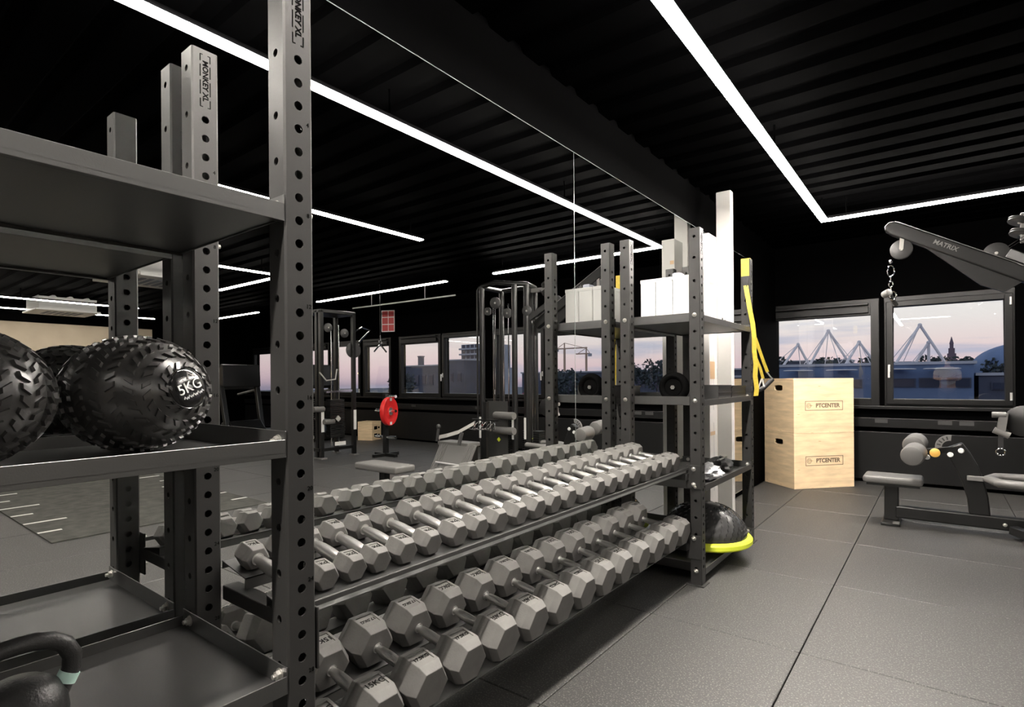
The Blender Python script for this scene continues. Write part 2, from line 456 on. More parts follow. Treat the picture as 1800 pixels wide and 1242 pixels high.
# ------------------------------------------------------------------ LED strips
def led(p0, p1, label, m='led_far'):
    p0, p1 = Vector(p0), Vector(p1)
    mid = (p0 + p1) / 2
    t = thing('led_strip_light', label, 'light', mid, group='ceiling strip lights')
    a, b = p0 - mid, p1 - mid
    MB().bar(a, b, 0.062, 0.014).build('diffuser', M[m], t, bevel=0.004)
    u_ = Vector((0, 0, 0.020))
    MB().bar(a + u_, b + u_, 0.040, 0.028).build('housing', M['wall_black'], t)
    d = (b - a).normalized()
    L = (b - a).length
    k = max(2, int(L / 1.6) + 1)
    for i in range(k):
        q = a + d * (0.15 + (L - 0.3) * i / (k - 1)) + Vector((0, 0, 0.034))
        MB().cyl(q, (q.x, q.y, ZC - mid.z + 0.04), 0.006, 8).build('hanger', M['wall_black'], t, smooth=True)
ZL = 2.66
led((0.80, -3.6, ZL), (0.80, 5.86, ZL), 'long white LED strip running along the mirror wall to the corner', 'led')
led((0.827, 5.832, ZL), (3.17, 5.832, ZL), 'white LED strip across the room, meeting the mirror strip at a corner', 'led')
led((2.60, 1.75, ZL), (2.60, 3.97, ZL), 'white LED strip running lengthwise behind the flat bench, seen only in mirror', 'led_mid')
led((4.07, 5.832, ZL), (7.35, 5.832, ZL), 'white LED strip seen in mirror above the red weight plate')
led((0.827, -1.605, ZL), (5.47, -1.605, ZL), 'added white fill strip crossing the room behind the viewpoint, outside the picture', 'led_mid')  # unseen strip, added to lift the reflected floor and faces turned its way
led((5.50, -1.63, ZL), (5.50, 3.95, ZL), 'upper strip of the two meeting between the near uprights in the mirror')
led((5.80, 4.10, ZL), (7.40, 4.10, ZL), 'lower strip of the two meeting between the near uprights in the mirror')
led((9.60, 5.90, ZL), (11.7, 5.90, ZL), 'short LED strip in mirror, lowest between the near uprights')
led((10.75, -1.0, ZL), (10.75, 4.10, ZL), 'far LED strip in mirror above the slam balls, upper of the pair')
led((12.5, -1.0, ZL), (12.5, 5.0, ZL), 'farthest LED strip in mirror above the beige wall')

# ================================================================== STORAGE RACKS
W = 0.0665
HT = 2.078
def upright_mesh():
    """square tube with punched holes: 50 mm pitch on the +-x faces, 100 mm on the +-y faces; origin at the base centre"""
    mb = MB()
    h = W / 2; SEG = 12
    zx = [HT - 0.185 - 0.0497 * k for k in range(37)]
    zx = [z for z in zx if z > 0.05]
    zy = [HT - 0.05, HT - 0.173, HT - 0.308] + [HT - 0.4065 - 0.0985 * k for k in range(18)]
    zy = [z for z in zy if z > 0.05]
    cr_ = 0.004       # corner chamfer
    for face in range(4):
        zs = zx if face % 2 == 0 else zy
        r = 0.0098 if face % 2 == 0 else 0.0088
        def P(t, z, d=0.0):
            if face == 0: return (h - d, t, z)
            if face == 1: return (-t, h - d, z)
            if face == 2: return (-h + d, -t, z)
            return (t, -h + d, z)
        e = h - cr_
        zs = sorted(zs)
        prev = 0.0
        for i, zc in enumerate(zs):
            c0, c1 = zc - 0.016, zc + 0.016
            mb.add([P(-e, prev), P(e, prev), P(e, c0), P(-e, c0)], [(0, 1, 2, 3)])
            sq, ci, cin = [], [], []
            for k in range(SEG):
                a = 2 * math.pi * k / SEG + math.pi / 4
                cx, cz = math.cos(a), math.sin(a)
                s_ = 1 / max(abs(cx), abs(cz))
                sq.append(P(e * cx * s_, zc + 0.016 * cz * s_))
                ci.append(P(r * cx, zc + r * cz)); cin.append(P(r * cx, zc + r * cz, 0.004))
            fs = []
            for k in range(SEG):
                k2 = (k + 1) % SEG
                fs += [(k, k2, SEG + k2, SEG + k), (SEG + k, SEG + k2, 2 * SEG + k2, 2 * SEG + k)]
            mb.add(sq + ci + cin, fs)
            prev = c1
        mb.add([P(-e, prev), P(e, prev), P(e, HT), P(-e, HT)], [(0, 1, 2, 3)])
    e = h - cr_
    for sx, sy in ((1, 1), (-1, 1), (-1, -1), (1, -1)):
        mb.add([(sx * h, sy * e, 0), (sx * e, sy * h, 0), (sx * e, sy * h, HT), (sx * h, sy * e, HT)], [(0, 1, 2, 3)])
    oc = [(h, e), (e, h), (-e, h), (-h, e), (-h, -e), (-e, -h), (e, -h), (h, -e)]
    mb.add([(a, b, HT) for a, b in oc], [tuple(range(8))])
    me = bpy.data.meshes.new('upright')
    me.from_pydata(mb.v, [], mb.f)
    bm = bmesh.new(); bm.from_mesh(me)
    bmesh.ops.remove_doubles(bm, verts=bm.verts, dist=1e-5)
    bmesh.ops.recalc_face_normals(bm, faces=bm.faces)
    bm.to_mesh(me); bm.free()
    me.materials.append(M['steel'])
    return me
UPR = upright_mesh()
foot_me = MB().box((-0.055, -0.05, 0), (0.05, 0.05, 0.006)).mesh('foot_plate', M['steel'], bevel=0.001, bseg=1)

# laser-cut lettering block near the top of an upright (runs downwards)
frame_mb = MB()
for sx in (-1, 1):
    for z0, z1 in ((0.051, 0.069), (0.010, 0.042), (-0.037, 0.000), (-0.069, -0.048)):
        frame_mb.cbox((sx * 0.0125, (z0 + z1) / 2, 0), (0.0022, z1 - z0, 0.0008))
for sz in (-1, 1):
    frame_mb.cbox((-0.0095, sz * 0.069, 0), (0.007, 0.0016, 0.0008)).cbox((0.0095, sz * 0.069, 0), (0.007, 0.0016, 0.0008))
brand_frame = frame_mb.mesh('marking', M['print'])

def bolt_mesh():
    b = MB()
    b.lathe([(0.0135, 0.0), (0.0135, 0.002)], seg=16)
    b.lathe([(0.0105, 0.002), (0.0105, 0.009), (0.0085, 0.0105)], seg=6)
    b.lathe([(0.0055, 0.0105), (0.0055, 0.017), (0.004, 0.018)], seg=10)
    return b.mesh('bolt', M['zinc'])
BOLT = bolt_mesh()
def bolt(parent, p, ax):
    ax = Vector(ax)
    o = obj('bolt', BOLT, parent, p)
    o.rotation_euler = Vector((0, 0, 1)).rotation_difference(ax).to_euler()
    return o

def tray_mesh(x0, x1, y0, y1):
    """tray sheet with turned-up lips; z=0 at the underside"""
    t = 0.003
    b = MB()
    b.box((x0, y0, 0.004), (x1, y1, 0.004 + t))
    b.box((x1 - t, y0, -0.004), (x1, y1, 0.034))      # front lip
    b.box((x1 - 0.016, y0, -0.004), (x1 - t, y1, -0.001))  # returned hem
    b.box((x0, y0, -0.004), (x0 + t, y1, 0.034))
    b.box((x0, y0, 0.0), (x1, y0 + t, 0.052))
    b.box((x0, y1 - t, 0.0), (x1, y1, 0.052))
    return b.mesh('shelf', M['tray'], bevel=0.0008, bseg=1)

XF0, XR0 = 0.5438, 0.1009          # outer faces of front / rear uprights
def rack(label, ya, yb, zs, bolt_side):
    t = thing('storage_rack', label, 'rack', (0, 0, 0), group='uprights and steel shelf racks')
    ups = {}
    for yk, yy in (('a', ya), ('b', yb)):
        for xk, xx in (('f', XF0 - W / 2), ('r', XR0 - W / 2)):
            u = obj('upright', UPR, t, (xx, yy + W / 2, 0.004))
            ups[xk + yk] = u
            obj('foot_plate', foot_me, u, (0, 0, -0.004))
            # lettering and hole numbers face the room
            put(brand_frame, 'marking', u, (W / 2 + 0.0002, 0, HT - 0.083), (0, 1, 0), (0, 0, 1))
            put(text_mesh('MONKEY XL', 0.0192, M['print'], 0.0004, 0.0005), 'marking', u, (W / 2 + 0.0002, 0, HT - 0.083), (0, 0, -1), (0, 1, 0))
            for k in range(4, 37, 4):
                zz = HT - 0.185 - 0.0497 * (k - 1) + 0.0145
                put(text_mesh(str(k), 0.0135, M['print'], 0.0004), 'marking', u, (W / 2 + 0.0002, 0.0215, zz), (0, 1, 0), (0, 0, 1))
    return t, ups

def make_rack(label, ya, yb, zs, inner_lo, inner_hi, bolt_face):
    t, ups = rack(label, ya, yb, zs, None)
    me = tray_mesh(0.030, XF0, inner_lo, inner_hi)
    for z in zs:
        sh = obj('shelf', me, t, (0, 0, z))
        for xx in (XF0 - W / 2, XR0 - W / 2):
            # nuts on the inside of the lips, heads on the outside of the uprights
            bolt(sh, (xx + 0.006, inner_hi - 0.003, 0.03), (0, -1, 0))
            bolt(sh, (xx + 0.006, inner_lo + 0.003, 0.03), (0, 1, 0))
            bolt(sh, (xx, ya, 0.03) if bolt_face == 'lo' else (xx, yb + W, 0.03), (0, -1 if bolt_face == 'lo' else 1, 0))
    return t

YA, YE, YI = 0.634, 3.199, 4.275
near = make_rack('near black steel shelf rack holding the slam balls, at left edge', -0.50, YA, (0.045, 0.545, 1.045, 1.545), -0.50 + W, YA, 'hi')
far = make_rack('far black steel shelf rack with white boxes and yellow strap', YE, YI, (0.055, 0.545, 1.045, 1.545), YE + W, YI, 'lo')

# ------------------------------------------------------------------ dumbbell rack between the two racks
TAN = math.tan(R(10))
db = thing('dumbbell_rack', 'two-tier black dumbbell rack bolted between the two shelf racks', 'rack', (0, 0, 0))
def tier(z0):
    y0, y1 = YA + W + 0.004, YE - 0.004
    zp = lambda x: z0 - TAN * (x - 0.27)
    def sheet(xa, xb, th=0.003):
        b = MB()
        b.add([(xa, y0, zp(xa)), (xb, y0, zp(xb)), (xb, y1, zp(xb)), (xa, y1, zp(xa)),
               (xa, y0, zp(xa) - th), (xb, y0, zp(xb) - th), (xb, y1, zp(xb) - th), (xa, y1, zp(xa) - th)],
              [(0, 1, 2, 3), (7, 6, 5, 4), (0, 4, 5, 1), (1, 5, 6, 2), (2, 6, 7, 3), (3, 7, 4, 0)])
        return b
    b = sheet(0.095, 0.222)
    b.box((0.095, y0, zp(0.095) - 0.022), (0.098, y1, zp(0.095)))
    b.box((0.219, y0, zp(0.222) - 0.03), (0.222, y1, zp(0.222)))
    b.build('back_rail', M['tray'], db)
    b = sheet(0.325, 0.458)
    b.box((0.325, y0, zp(0.325) - 0.03), (0.328, y1, zp(0.325)))
    b.build('front_rail', M['tray'], db)
    if z0 > 0.5: MB().box((0.466, y0, zp(0.474) + 0.020), (0.474, y1, zp(0.474) + 0.034)).build('stop_bar', M['tray'], db, bevel=0.002)
    for ye, s in ((YA + W + 0.004, 1), (YE - 0.004, -1)):
        yy0, yy1 = sorted((ye, ye + s * 0.045))
        MB().box((0.095, yy0, z0 - 0.075), (0.474, yy1, z0 - 0.037)).build('end_beam', M['steel'], db, bevel=0.003)
        xx0 = XF0 - W - 0.02
        yy0, yy1 = sorted((ye, ye + s * 0.006))
        p = MB().box((xx0, yy0, z0 - 0.125), (XF0 - 0.002, yy1, z0 + 0.012)).build('bracket', M['steel'], db, bevel=0.002)
        for dz in ((-0.01, -0.10) if z0 > 0.5 else (-0.005,)):
            bolt(p, (XF0 - 0.042, ye + s * 0.006, z0 + dz), (0, s, 0))
ZU, ZLO = 0.688, 0.280
tier(ZU); tier(ZLO)

# ------------------------------------------------------------------ hex dumbbells
def head_mesh(Rr, T):
    bm = bmesh.new()
    rings = []
    for x, rr in ((-T / 2, Rr * 0.80), (-T / 2 + 0.22 * T, Rr), (T / 2 - 0.22 * T, Rr), (T / 2, Rr * 0.80)):
        rings.append([bm.verts.new((x, rr * math.cos(k * math.pi / 3), rr * math.sin(k * math.pi / 3))) for k in range(6)])
    faces = []
    for a, b in zip(rings, rings[1:]):
        for k in range(6):
            faces.append(bm.faces.new((a[k], a[(k + 1) % 6], b[(k + 1) % 6], b[k])))
    bm.faces.new(rings[0]); bm.faces.new(rings[-1])
    bmesh.ops.recalc_face_normals(bm, faces=bm.faces)
    es = [e for e in bm.edges if e.calc_face_angle(0) > R(12)]
    bmesh.ops.bevel(bm, geom=es, offset=0.0018, segments=2, profile=0.5, affect='EDGES', clamp_overlap=True)
    top = max((f for f in bm.faces if f.normal.z > 0.99), key=lambda f: f.calc_area())
    bmesh.ops.inset_individual(bm, faces=[top], thickness=Rr * 0.13, depth=0)
    bmesh.ops.inset_individual(bm, faces=[top], thickness=0.0012, depth=-0.0026)
    me = bpy.data.meshes.new('head'); bm.to_mesh(me); bm.free()
    me.materials.append(M['rubber'])
    return me

def handle_mesh(G):
    prof = [(0.0165, -0.5), (0.0165, -0.47), (0.0125, -0.465), (0.0125, -0.40), (0.0145, -0.36), (0.0168, -0.15), (0.0172, 0.0),
            (0.0168, 0.15), (0.0145, 0.36), (0.0125, 0.40), (0.0125, 0.465), (0.0165, 0.47), (0.0165, 0.5)]
    return MB().lathe([(r_, h_ * G) for r_, h_ in prof], ax=(1, 0, 0), seg=18).mesh('handle', M['chrome'], smooth=True)

ORD = ['first', 'second', 'third', 'fourth', 'fifth', 'sixth', 'seventh', 'eighth', 'ninth', 'tenth', 'eleventh', 'twelfth', 'thirteenth',
       'fourteenth', 'fifteenth', 'sixteenth', 'seventeenth', 'eighteenth', 'nineteenth', 'twentieth']
_h, _g = {}, {}
def dumbbell(x, y, zplane, Rr, T, Lc, kg, label, group, yaw=0.0):
    a = R(10)
    hgt = Rr * math.cos(math.pi / 6) + 0.0004
    z = zplane - TAN * (x - 0.27) + hgt / math.cos(a)
    t = thing('hex_dumbbell', label, 'dumbbell', (x, y, z), group=group)
    t.rotation_euler = (0, a, yaw)
    kh = (round(Rr, 4), round(T, 4)); G = Lc - T + 0.004
    if kh not in _h: _h[kh] = head_mesh(Rr, T)
    if round(G, 4) not in _g: _g[round(G, 4)] = handle_mesh(G)
    obj('handle', _g[round(G, 4)], t)
    s = kg + 'KG'
    tm = text_mesh(s, min(Rr * 0.42, Rr * 1.42 / len(s)), M['emboss'], 0.0005, Rr * 0.006)
    for sg in (-1, 1):
        h = obj('head', _h[kh], t, (sg * Lc / 2, 0, 0))
        put(tm, 'marking', h, (0, 0, hgt - 0.0028), (0, sg, 0), (-sg, 0, 0))
    return t

up_y = [0.746, 0.829, 0.912, 0.997, 1.090, 1.193, 1.309, 1.413, 1.518, 1.637, 1.751, 1.864, 1.975, 2.100, 2.220, 2.345, 2.465, 2.590, 2.727, 2.860, 2.988, 3.112]
up_kg = ['1', '1', '2', '2', '3', '3', '4', '4', '5', '5', '6', '6', '7', '7', '8', '8', '9', '9', '10', '10', '12.5', '12.5']
ORD += ['twenty-first', 'twenty-second']
Nn = len(up_y)
for i, (y, kg) in enumerate(zip(up_y, up_kg)):
    f = i // 2 / (Nn // 2 - 1)
    Rr = 0.0375 + 0.022 * f
    where = ORD[i] + ' from the near upright' if i < Nn - 3 else ['third', 'second', 'first'][i - Nn + 3] + ' counted from the far rack'
    dumbbell(0.272, y, ZU, Rr, 0.068 + 0.026 * f, 0.203 + 0.034 * f, kg,
             'grey hex dumbbell with chrome handle on the upper tier, ' + where, 'dumbbells on the upper tier', R(random.uniform(-0.8, 0.8)))
lo_y = [0.790, 0.955, 1.122, 1.297, 1.475, 1.653, 1.830, 2.008, 2.185, 2.365, 2.548, 2.738, 2.922, 3.105]
lo_kg = ['15', '15', '17.5', '17.5', '20', '20', '22.5', '22.5', '25', '25', '27.5', '27.5', '30', '30']
for i, (y, kg) in enumerate(zip(lo_y, lo_kg)):
    f = i // 2 / 6
    dumbbell(0.290, y, ZLO, 0.0765 + 0.0085 * f, 0.118 + 0.014 * f, 0.252 + 0.018 * f, kg,
             'large grey hex dumbbell on the lower tier, ' + ORD[i] + ' from the near upright', 'dumbbells on the lower tier', R(random.uniform(-1, 1)))

# ================================================================== THINGS ON THE RACKS
# slam balls: rubber sphere, moulded chevron tread, round badge
def slam_ball(c, ax, label, r=0.1175, badge=True):
    t = thing('slam_ball', label, 'ball', c, group='slam balls on the near rack')
    t.scale = (1.15, 1.19, 1.05)      # sagging under its own weight
    MB().sphere((0, 0, 0), r, 48, 24).build('ball_body', M['ball'], t, smooth=True)
    ax = Vector(ax).normalized()
    q = Vector((0, 0, 1)); x = ax.cross(q).normalized(); y = x.cross(ax).normalized()
    b = MB()
    th, row = 24.0, 0
    while th < 160:
        tr_ = R(th)
        cnt = max(8, int(2 * math.pi * math.sin(tr_) * r / 0.0200))
        for k in range(cnt):
            ph = 2 * math.pi * (k + 0.5 * (row % 2)) / cnt
            nrm = math.cos(tr_) * ax + math.sin(tr_) * (math.cos(ph) * x + math.sin(ph) * y)
            et = -math.sin(tr_) * ax + math.cos(tr_) * (math.cos(ph) * x + math.sin(ph) * y)
            ep = nrm.cross(et)
            sl = R(38) * (1 if row % 2 else -1)
            d1 = math.cos(sl) * et + math.sin(sl) * ep
            p = nrm * r
            a, w2, hh = d1 * 0.0090, ep * 0.0050, nrm * 0.0042
            vs = [p - a - w2 - nrm * 0.002, p + a - w2 - nrm * 0.002, p + a + w2 - nrm * 0.002, p - a + w2 - nrm * 0.002]
            vs += [v + hh + nrm * 0.002 - (v - p) * 0.14 for v in vs]
            b.add(vs, [(4, 5, 6, 7), (0, 1, 5, 4), (1, 2, 6, 5), (2, 3, 7, 6), (3, 0, 4, 7)])
        th += 12.4; row += 1
    tag(b.build('tread', M['ball'], t), kind='stuff')
    if badge:
        d = 0.36 * r
        zc = math.sqrt(r * r - d * d)
        prof = [(d * 1.08, zc - 0.004), (d * 1.08, zc + 0.002), (d, zc + 0.0035), (d * 0.96, zc + 0.003)]
        prof += [(d * 0.96 * math.cos(a * math.pi / 16), zc + 0.003 + (r - zc - 0.003) * 0.9 * math.sin(a * math.pi / 16)) for a in range(1, 8)]
        bd = MB().lathe(prof, ax=ax, seg=32).build('badge', M['gloss'], t, smooth=True)
        off = ax * (r + 0.0004)
        xa = (x * 0.93 - y * 0.36); ya = (y * 0.93 + x * 0.36)
        xa = -xa if xa.cross(ya).dot(ax) < 0 else xa
        put(text_mesh('5KG', 0.030, M['white'], 0.0008), 'marking', bd, off + ya * 0.002, xa, ya)
        sq = MB()
        for i in range(9):
            p = off + xa * (-0.022 + 0.0055 * i) - ya * (0.017 + 0.002 * (i % 2)) - ax * 0.001
            sq.tube([p, p + xa * 0.003 + ya * 0.004, p + xa * 0.005], 0.0011, 6)
        sq.tube([off + xa * 0.004 + ya * 0.018, off + xa * 0.010 + ya * 0.030 - ax * 0.003, off + xa * 0.016 + ya * 0.021 - ax * 0.001, off + xa * 0.024 + ya * 0.024 - ax * 0.003], 0.0015, 6)
        sq.build('marking', M['white'], bd)
    return t
zs_ = 1.045 + 0.007
slam_ball((0.24, 0.46, zs_ + 0.1255), (0.905, 0.42, 0.10), 'black tread-patterned slam ball with 5KG badge on the near rack')
slam_ball((0.28, 0.165, zs_ + 0.1255), (0.75, -0.65, 0.1), 'black slam ball cut off by the left edge, beside the badged one')

# kettlebell on the low shelf
kz = 0.545 + 0.007
kb = thing('kettlebell', 'black cast kettlebell with mint band on the low shelf of near rack', 'kettlebell', (0.35, 0.237, kz))
MB().lathe([(0.001, 0), (0.042, 0.0), (0.050, 0.004), (0.066, 0.030), (0.072, 0.058), (0.069, 0.085), (0.056, 0.110), (0.035, 0.124), (0.001, 0.130)], seg=32).build('bell', M['kettle'], kb, smooth=True)
kp = [(0.040, 0.105 - 0.035), (0.053, 0.078), (0.066, 0.098), (0.076, 0.120), (0.077, 0.143), (0.066, 0.166), (0.046, 0.180), (0.022, 0.186), (0.0, 0.187)]
kp = [(0, a, b) for a, b in kp] + [(0, -a, b) for a, b in kp[-2::-1]]
MB().tube(kp, [0.019, 0.018] + [0.0155] * (len(kp) - 4) + [0.018, 0.019], 16).build('handle', M['kettle'], kb, smooth=True)
for sg in (1, -1):
    MB().tube([(0, sg * 0.0655, 0.0965), (0, sg * 0.0735, 0.1130)], 0.0168, 16).build('colour_band', M['mint'], kb, smooth=True)

# white boxes on the top shelf of the far rack
zt_ = 1.545 + 0.007
for i, (x0, x1, w_) in enumerate(((0.125, 0.222, 'nearest the mirror'), (0.226, 0.333, 'in the middle of the row'), (0.337, 0.442, 'nearest the room'))):
    t = thing('storage_box', 'plain white storage box on top shelf of far rack, ' + w_, 'box', ((x0 + x1) / 2, 3.46, zt_), group='white boxes on the far rack')
    h = (x1 - x0) / 2
    MB().box((-h, -0.15, 0), (h, 0.15, 0.272)).build('box_body', M['pvc'], t, bevel=0.006)
    MB().box((-h - 0.0012, -0.1515, 0.258), (h + 0.0012, 0.1515, 0.282)).build('lid', M['pvc'], t, bevel=0.003)
t = tag(MB().box((0.300, 3.40, zt_ + 0.2825), (0.352, 3.47, zt_ + 0.318)).box((0.306, 3.406, zt_ + 0.318), (0.346, 3.464, zt_ + 0.322)).build('small_carton', M['o_pale'], bevel=0.002),
        'small grey carton lying on the row of white boxes', 'box')
# cartons standing behind the far rack
def tall_carton(lo, hi, label, tapes, lean=0.0):
    cx, cy = (lo[0] + hi[0]) / 2, (lo[1] + hi[1]) / 2
    t = thing('tall_carton', label, 'carton', (cx, cy, 0.001), group='tall white cartons')
    dx, dy, h = (hi[0] - lo[0]) / 2, (hi[1] - lo[1]) / 2, hi[2]
    MB().box((-dx, -dy, 0), (dx, dy, h)).build('carton_body', M['carton'], t, bevel=0.004)
    for z, L in tapes:
        MB().box((-dx * 0.9, -dy - 0.0012, z), (-dx * 0.3, -dy - 0.0002, z + 0.03)).build('tape', M['tape'], t)
        MB().box((dx + 0.0002, -dy * 0.9, z), (dx + 0.0012, dy * 0.3, z + L)).build('tape', M['tape'], t)
    f = MB()
    for zz in (0.3, 0.95, 1.6):
        f.box((dx + 0.0001, -0.002, zz), (dx + 0.0006, 0.002, zz + 0.55))
    f.build('flap_seam', M['o_pale'], t)
    return t
tall_carton((0.085, 4.43, 0), (0.195, 4.62, 2.36), 'tall white carton with brown tape behind the far rack', [(0.75, 0.03), (1.2, 0.14), (1.95, 0.03), (2.15, 0.14)])
tall_carton((0.125, 4.84, 0), (0.245, 4.92, 2.80), 'tallest white carton, reaching the ceiling behind the far rack', [])
# ab wheel, bins, bag, pouch
zm_ = 1.045 + 0.007
t = thing('ab_wheel', 'black exercise wheel on the middle shelf of the far rack', 'exercise wheel', (0.30, 3.42, zm_ + 0.098))
MB().tube(arc((0, 0, 0), 0.075, 0, 2 * math.pi, 40, (1, 0, 0), (0, 0, 1))[:-1], 0.0225, 14, closed=True, flat=(1.6, 1)).build('tyre', M['print'], t, smooth=True)
MB().cyl((0, -0.018, 0), (0, 0.018, 0), 0.055, 24).build('rim', M['print'], t, bevel=0.003)
MB().lathe([(0.014, -0.024), (0.016, -0.022), (0.016, 0.05), (0.018, 0.06), (0.018, 0.14), (0.016, 0.15)], ax=(0, 1, 0), seg=16).build('axle_grips', M['print'], t, smooth=True)
MB().lathe([(0.014, -0.032), (0.014, -0.026), (0.008, -0.02)], ax=(0, 1, 0), seg=6).build('wing_nut', M['zinc'], t)
for x0, y0, y1, z1, lab in ((0.30, 3.60, 3.87, 0.108, 'plain black plastic bin on middle shelf, nearer the front upright'), (0.30, 3.89, 4.22, 0.100, 'black plastic bin on middle shelf beside the yellow strap')):
    t = thing('storage_bin', lab, 'bin', (0.41, (y0 + y1) / 2, zm_), group='black bins on the middle shelf')
    d = (y1 - y0) / 2
    b = MB().box((-0.11, -d, 0), (0.11, d, 0.004))
    b.box((-0.11, -d, 0), (-0.107, d, z1)).box((0.107, -d, 0), (0.11, d, z1)).box((-0.11, -d, 0), (0.11, -d + 0.003, z1)).box((-0.11, d - 0.003, 0), (0.11, d, z1))
    b.build('bin_body', M['paddark'], t, bevel=0.001, bseg=1)
    MB().box((0.11, -d - 0.004, z1 - 0.012), (0.115, d + 0.004, z1)).box((-0.115, -d - 0.004, z1 - 0.012), (-0.11, d + 0.004, z1)).box((0.1101, -d, z1 * 0.5), (0.1125, d, z1 * 0.5 + 0.008)).build('rim', M['machine'], t)

def lump(c, rx, ry, rz, seed, amp=0.25, seg=22, rings=12):
    """crumpled closed form resting on z=0"""
    rnd = random.Random(seed)
    ph = [(rnd.uniform(2, 7), rnd.uniform(2, 7), rnd.uniform(0, 6)) for _ in range(5)]
    mb = MB().sphere((0, 0, 0), 1, seg, rings)
    vs = []
    for v in mb.v:
        a = math.atan2(v[1], v[0])
        k = 1 + amp * sum(math.sin(p[0] * a + p[2]) * math.sin(p[1] * v[2] * 2 + p[2]) for p in ph) / 3
        vs.append((v[0] * rx * k, v[1] * ry * k, max(0.0, v[2] * rz * k + rz * 0.8)))
    mb.v = vs
    return mb
zl_ = 0.545 + 0.0075
tag(lump(None, 0.10, 0.13, 0.055, 3, 0.35, 30, 16).build('plastic_bag', M['bag'], smooth=True, loc=(0.42, 3.62, zl_)), 'crumpled clear plastic bag on the lower shelf of the far rack', 'bag')
t = thing('pouch', 'black nylon pouch on the lower shelf beside the plastic bag', 'pouch', (0.40, 3.98, zl_))
lump(None, 0.085, 0.16, 0.055, 9, 0.18).build('pouch_body', M['blackcloth'], t, smooth=True)
MB().tube([(0.02, -0.10, 0.085), (0.045, -0.03, 0.100), (0.04, 0.05, 0.098), (0.015, 0.11, 0.080)], 0.006, 8).build('zip', M['nylon_grey'], t, smooth=True)
t = thing('resistance_band', 'black folded nylon straps on top shelf beside the white boxes', 'strap', (0.42, 3.95, zt_))
lump(None, 0.07, 0.11, 0.030, 5, 0.4).build('strap_bundle', M['blackcloth'], t, smooth=True)
MB().prism([(-0.05, 0.0), (0.0, 0.075), (0.06, 0.02), (0.045, 0.0)], lambda a, b_, t_: (0.02 + 0.004 * t_, a, b_)).build('strap_end', M['blackcloth'], t)
MB().cyl((0.055, 0.14, 0.012), (0.085, 0.19, 0.012), 0.012, 12).build('buckle', M['silver'], t, smooth=True)
# lime and white item at the end of the dumbbell rack, beside the mirror
t = tag(lump(None, 0.05, 0.09, 0.022, 21, 0.3).build('cleaning_cloth', M['lime'], smooth=True, loc=(0.19, 3.44, zl_)), 'lime green cloth on the lower shelf next to the mirror', 'cloth')

# half ball with lime platform on the bottom shelf
zb_ = 0.055 + 0.056
bo = thing('balance_half_ball', 'black half ball on lime yellow platform sticking out of far rack', 'balance trainer', (0.365, 3.77, zb_))
RB = 0.305
MB().lathe([(0.26, 0.0), (RB - 0.012, 0.0), (RB, 0.012), (RB, 0.036), (RB - 0.010, 0.048), (RB - 0.03, 0.050), (0.1, 0.050)], seg=64).build('platform', M['lime'], bo, smooth=True)
dp = [(0.272, 0.0501)] + [(0.272 * math.cos(a * math.pi / 24) ** 0.9, 0.050 + 0.205 * math.sin(a * math.pi / 24)) for a in range(1, 12)] + [(0.004, 0.2555)]
MB().lathe(dp, seg=56).build('dome', M['dome'], bo, smooth=True)
bb = MB()
for i in range(1, 10):
    el = i * math.pi / 24
    rr, zz = 0.272 * math.cos(el) ** 0.9, 0.050 + 0.205 * math.sin(el)
    cnt = int(2 * math.pi * rr / 0.045)
    for k in range(cnt):
        a = 2 * math.pi * (k + 0.5 * (i % 2)) / cnt
        o = Vector((rr * math.cos(a), rr * math.sin(a), zz))
        tn = Vector((-math.sin(a), math.cos(a), 0))
        nr = Vector((math.cos(a) * math.cos(el), math.sin(a) * math.cos(el), math.sin(el) * 1.3)).normalized()
        upw = nr.cross(tn)
        d1 = (tn * 0.55 + upw * 0.83).normalized() * 0.013
        w2 = d1.cross(nr).normalized() * 0.006
        q = [o - d1, o + w2, o + d1, o - w2]
        bb.add([p - nr * 0.002 for p in q] + [p + nr * 0.0028 for p in q], [(4, 5, 6, 7), (0, 1, 5, 4), (1, 2, 6, 5), (2, 3, 7, 6), (3, 0, 4, 7)])
tag(bb.build('grip_pattern', M['domehi'], bo), kind='stuff')

# yellow suspension strap hung over the far front upright
def ribbon(pts, w, th, wdir):
    mb = MB(); wd = Vector(wdir).normalized() * (w / 2)
    pts = [Vector(p) for p in pts]
    for i in range(len(pts) - 1):
        d = (pts[i + 1] - pts[i]).normalized()
        nn = d.cross(wd).normalized() * (th / 2)
        vs = []
        for p in (pts[i], pts[i + 1]):
            vs += [p - wd - nn, p + wd - nn, p + wd + nn, p - wd + nn]
        mb.add(vs, [(0, 1, 2, 3), (7, 6, 5, 4), (0, 4, 5, 1), (1, 5, 6, 2), (2, 6, 7, 3), (3, 7, 4, 0)])
    return mb
st = thing('suspension_strap', 'yellow suspension strap with black handles hanging on the far rack upright', 'strap', (XF0, YI + W / 2, 1.0))
xo = 0.004
hw = W / 2 + 0.003
ribbon([(-W / 2, -hw, 0.955), (-W / 2, -hw, 1.083), (-W / 2, 0, 1.0878), (-W / 2, hw, 1.083), (-W / 2, hw, 0.96)], 0.056, 0.003, (1, 0, 0)).build('anchor_loop', M['yellow'], st)
MB().prism([(-0.024, 0.0), (0.024, 0.0), (0.006, -0.09), (-0.010, -0.09)], lambda a, b_, t_: (-W / 2 + 0.004 + a, -hw - 0.004 * t_, 0.955 + b_)).build('dark_webbing', M['blackcloth'], st)
wv = (0.85, 0.5, 0.08)
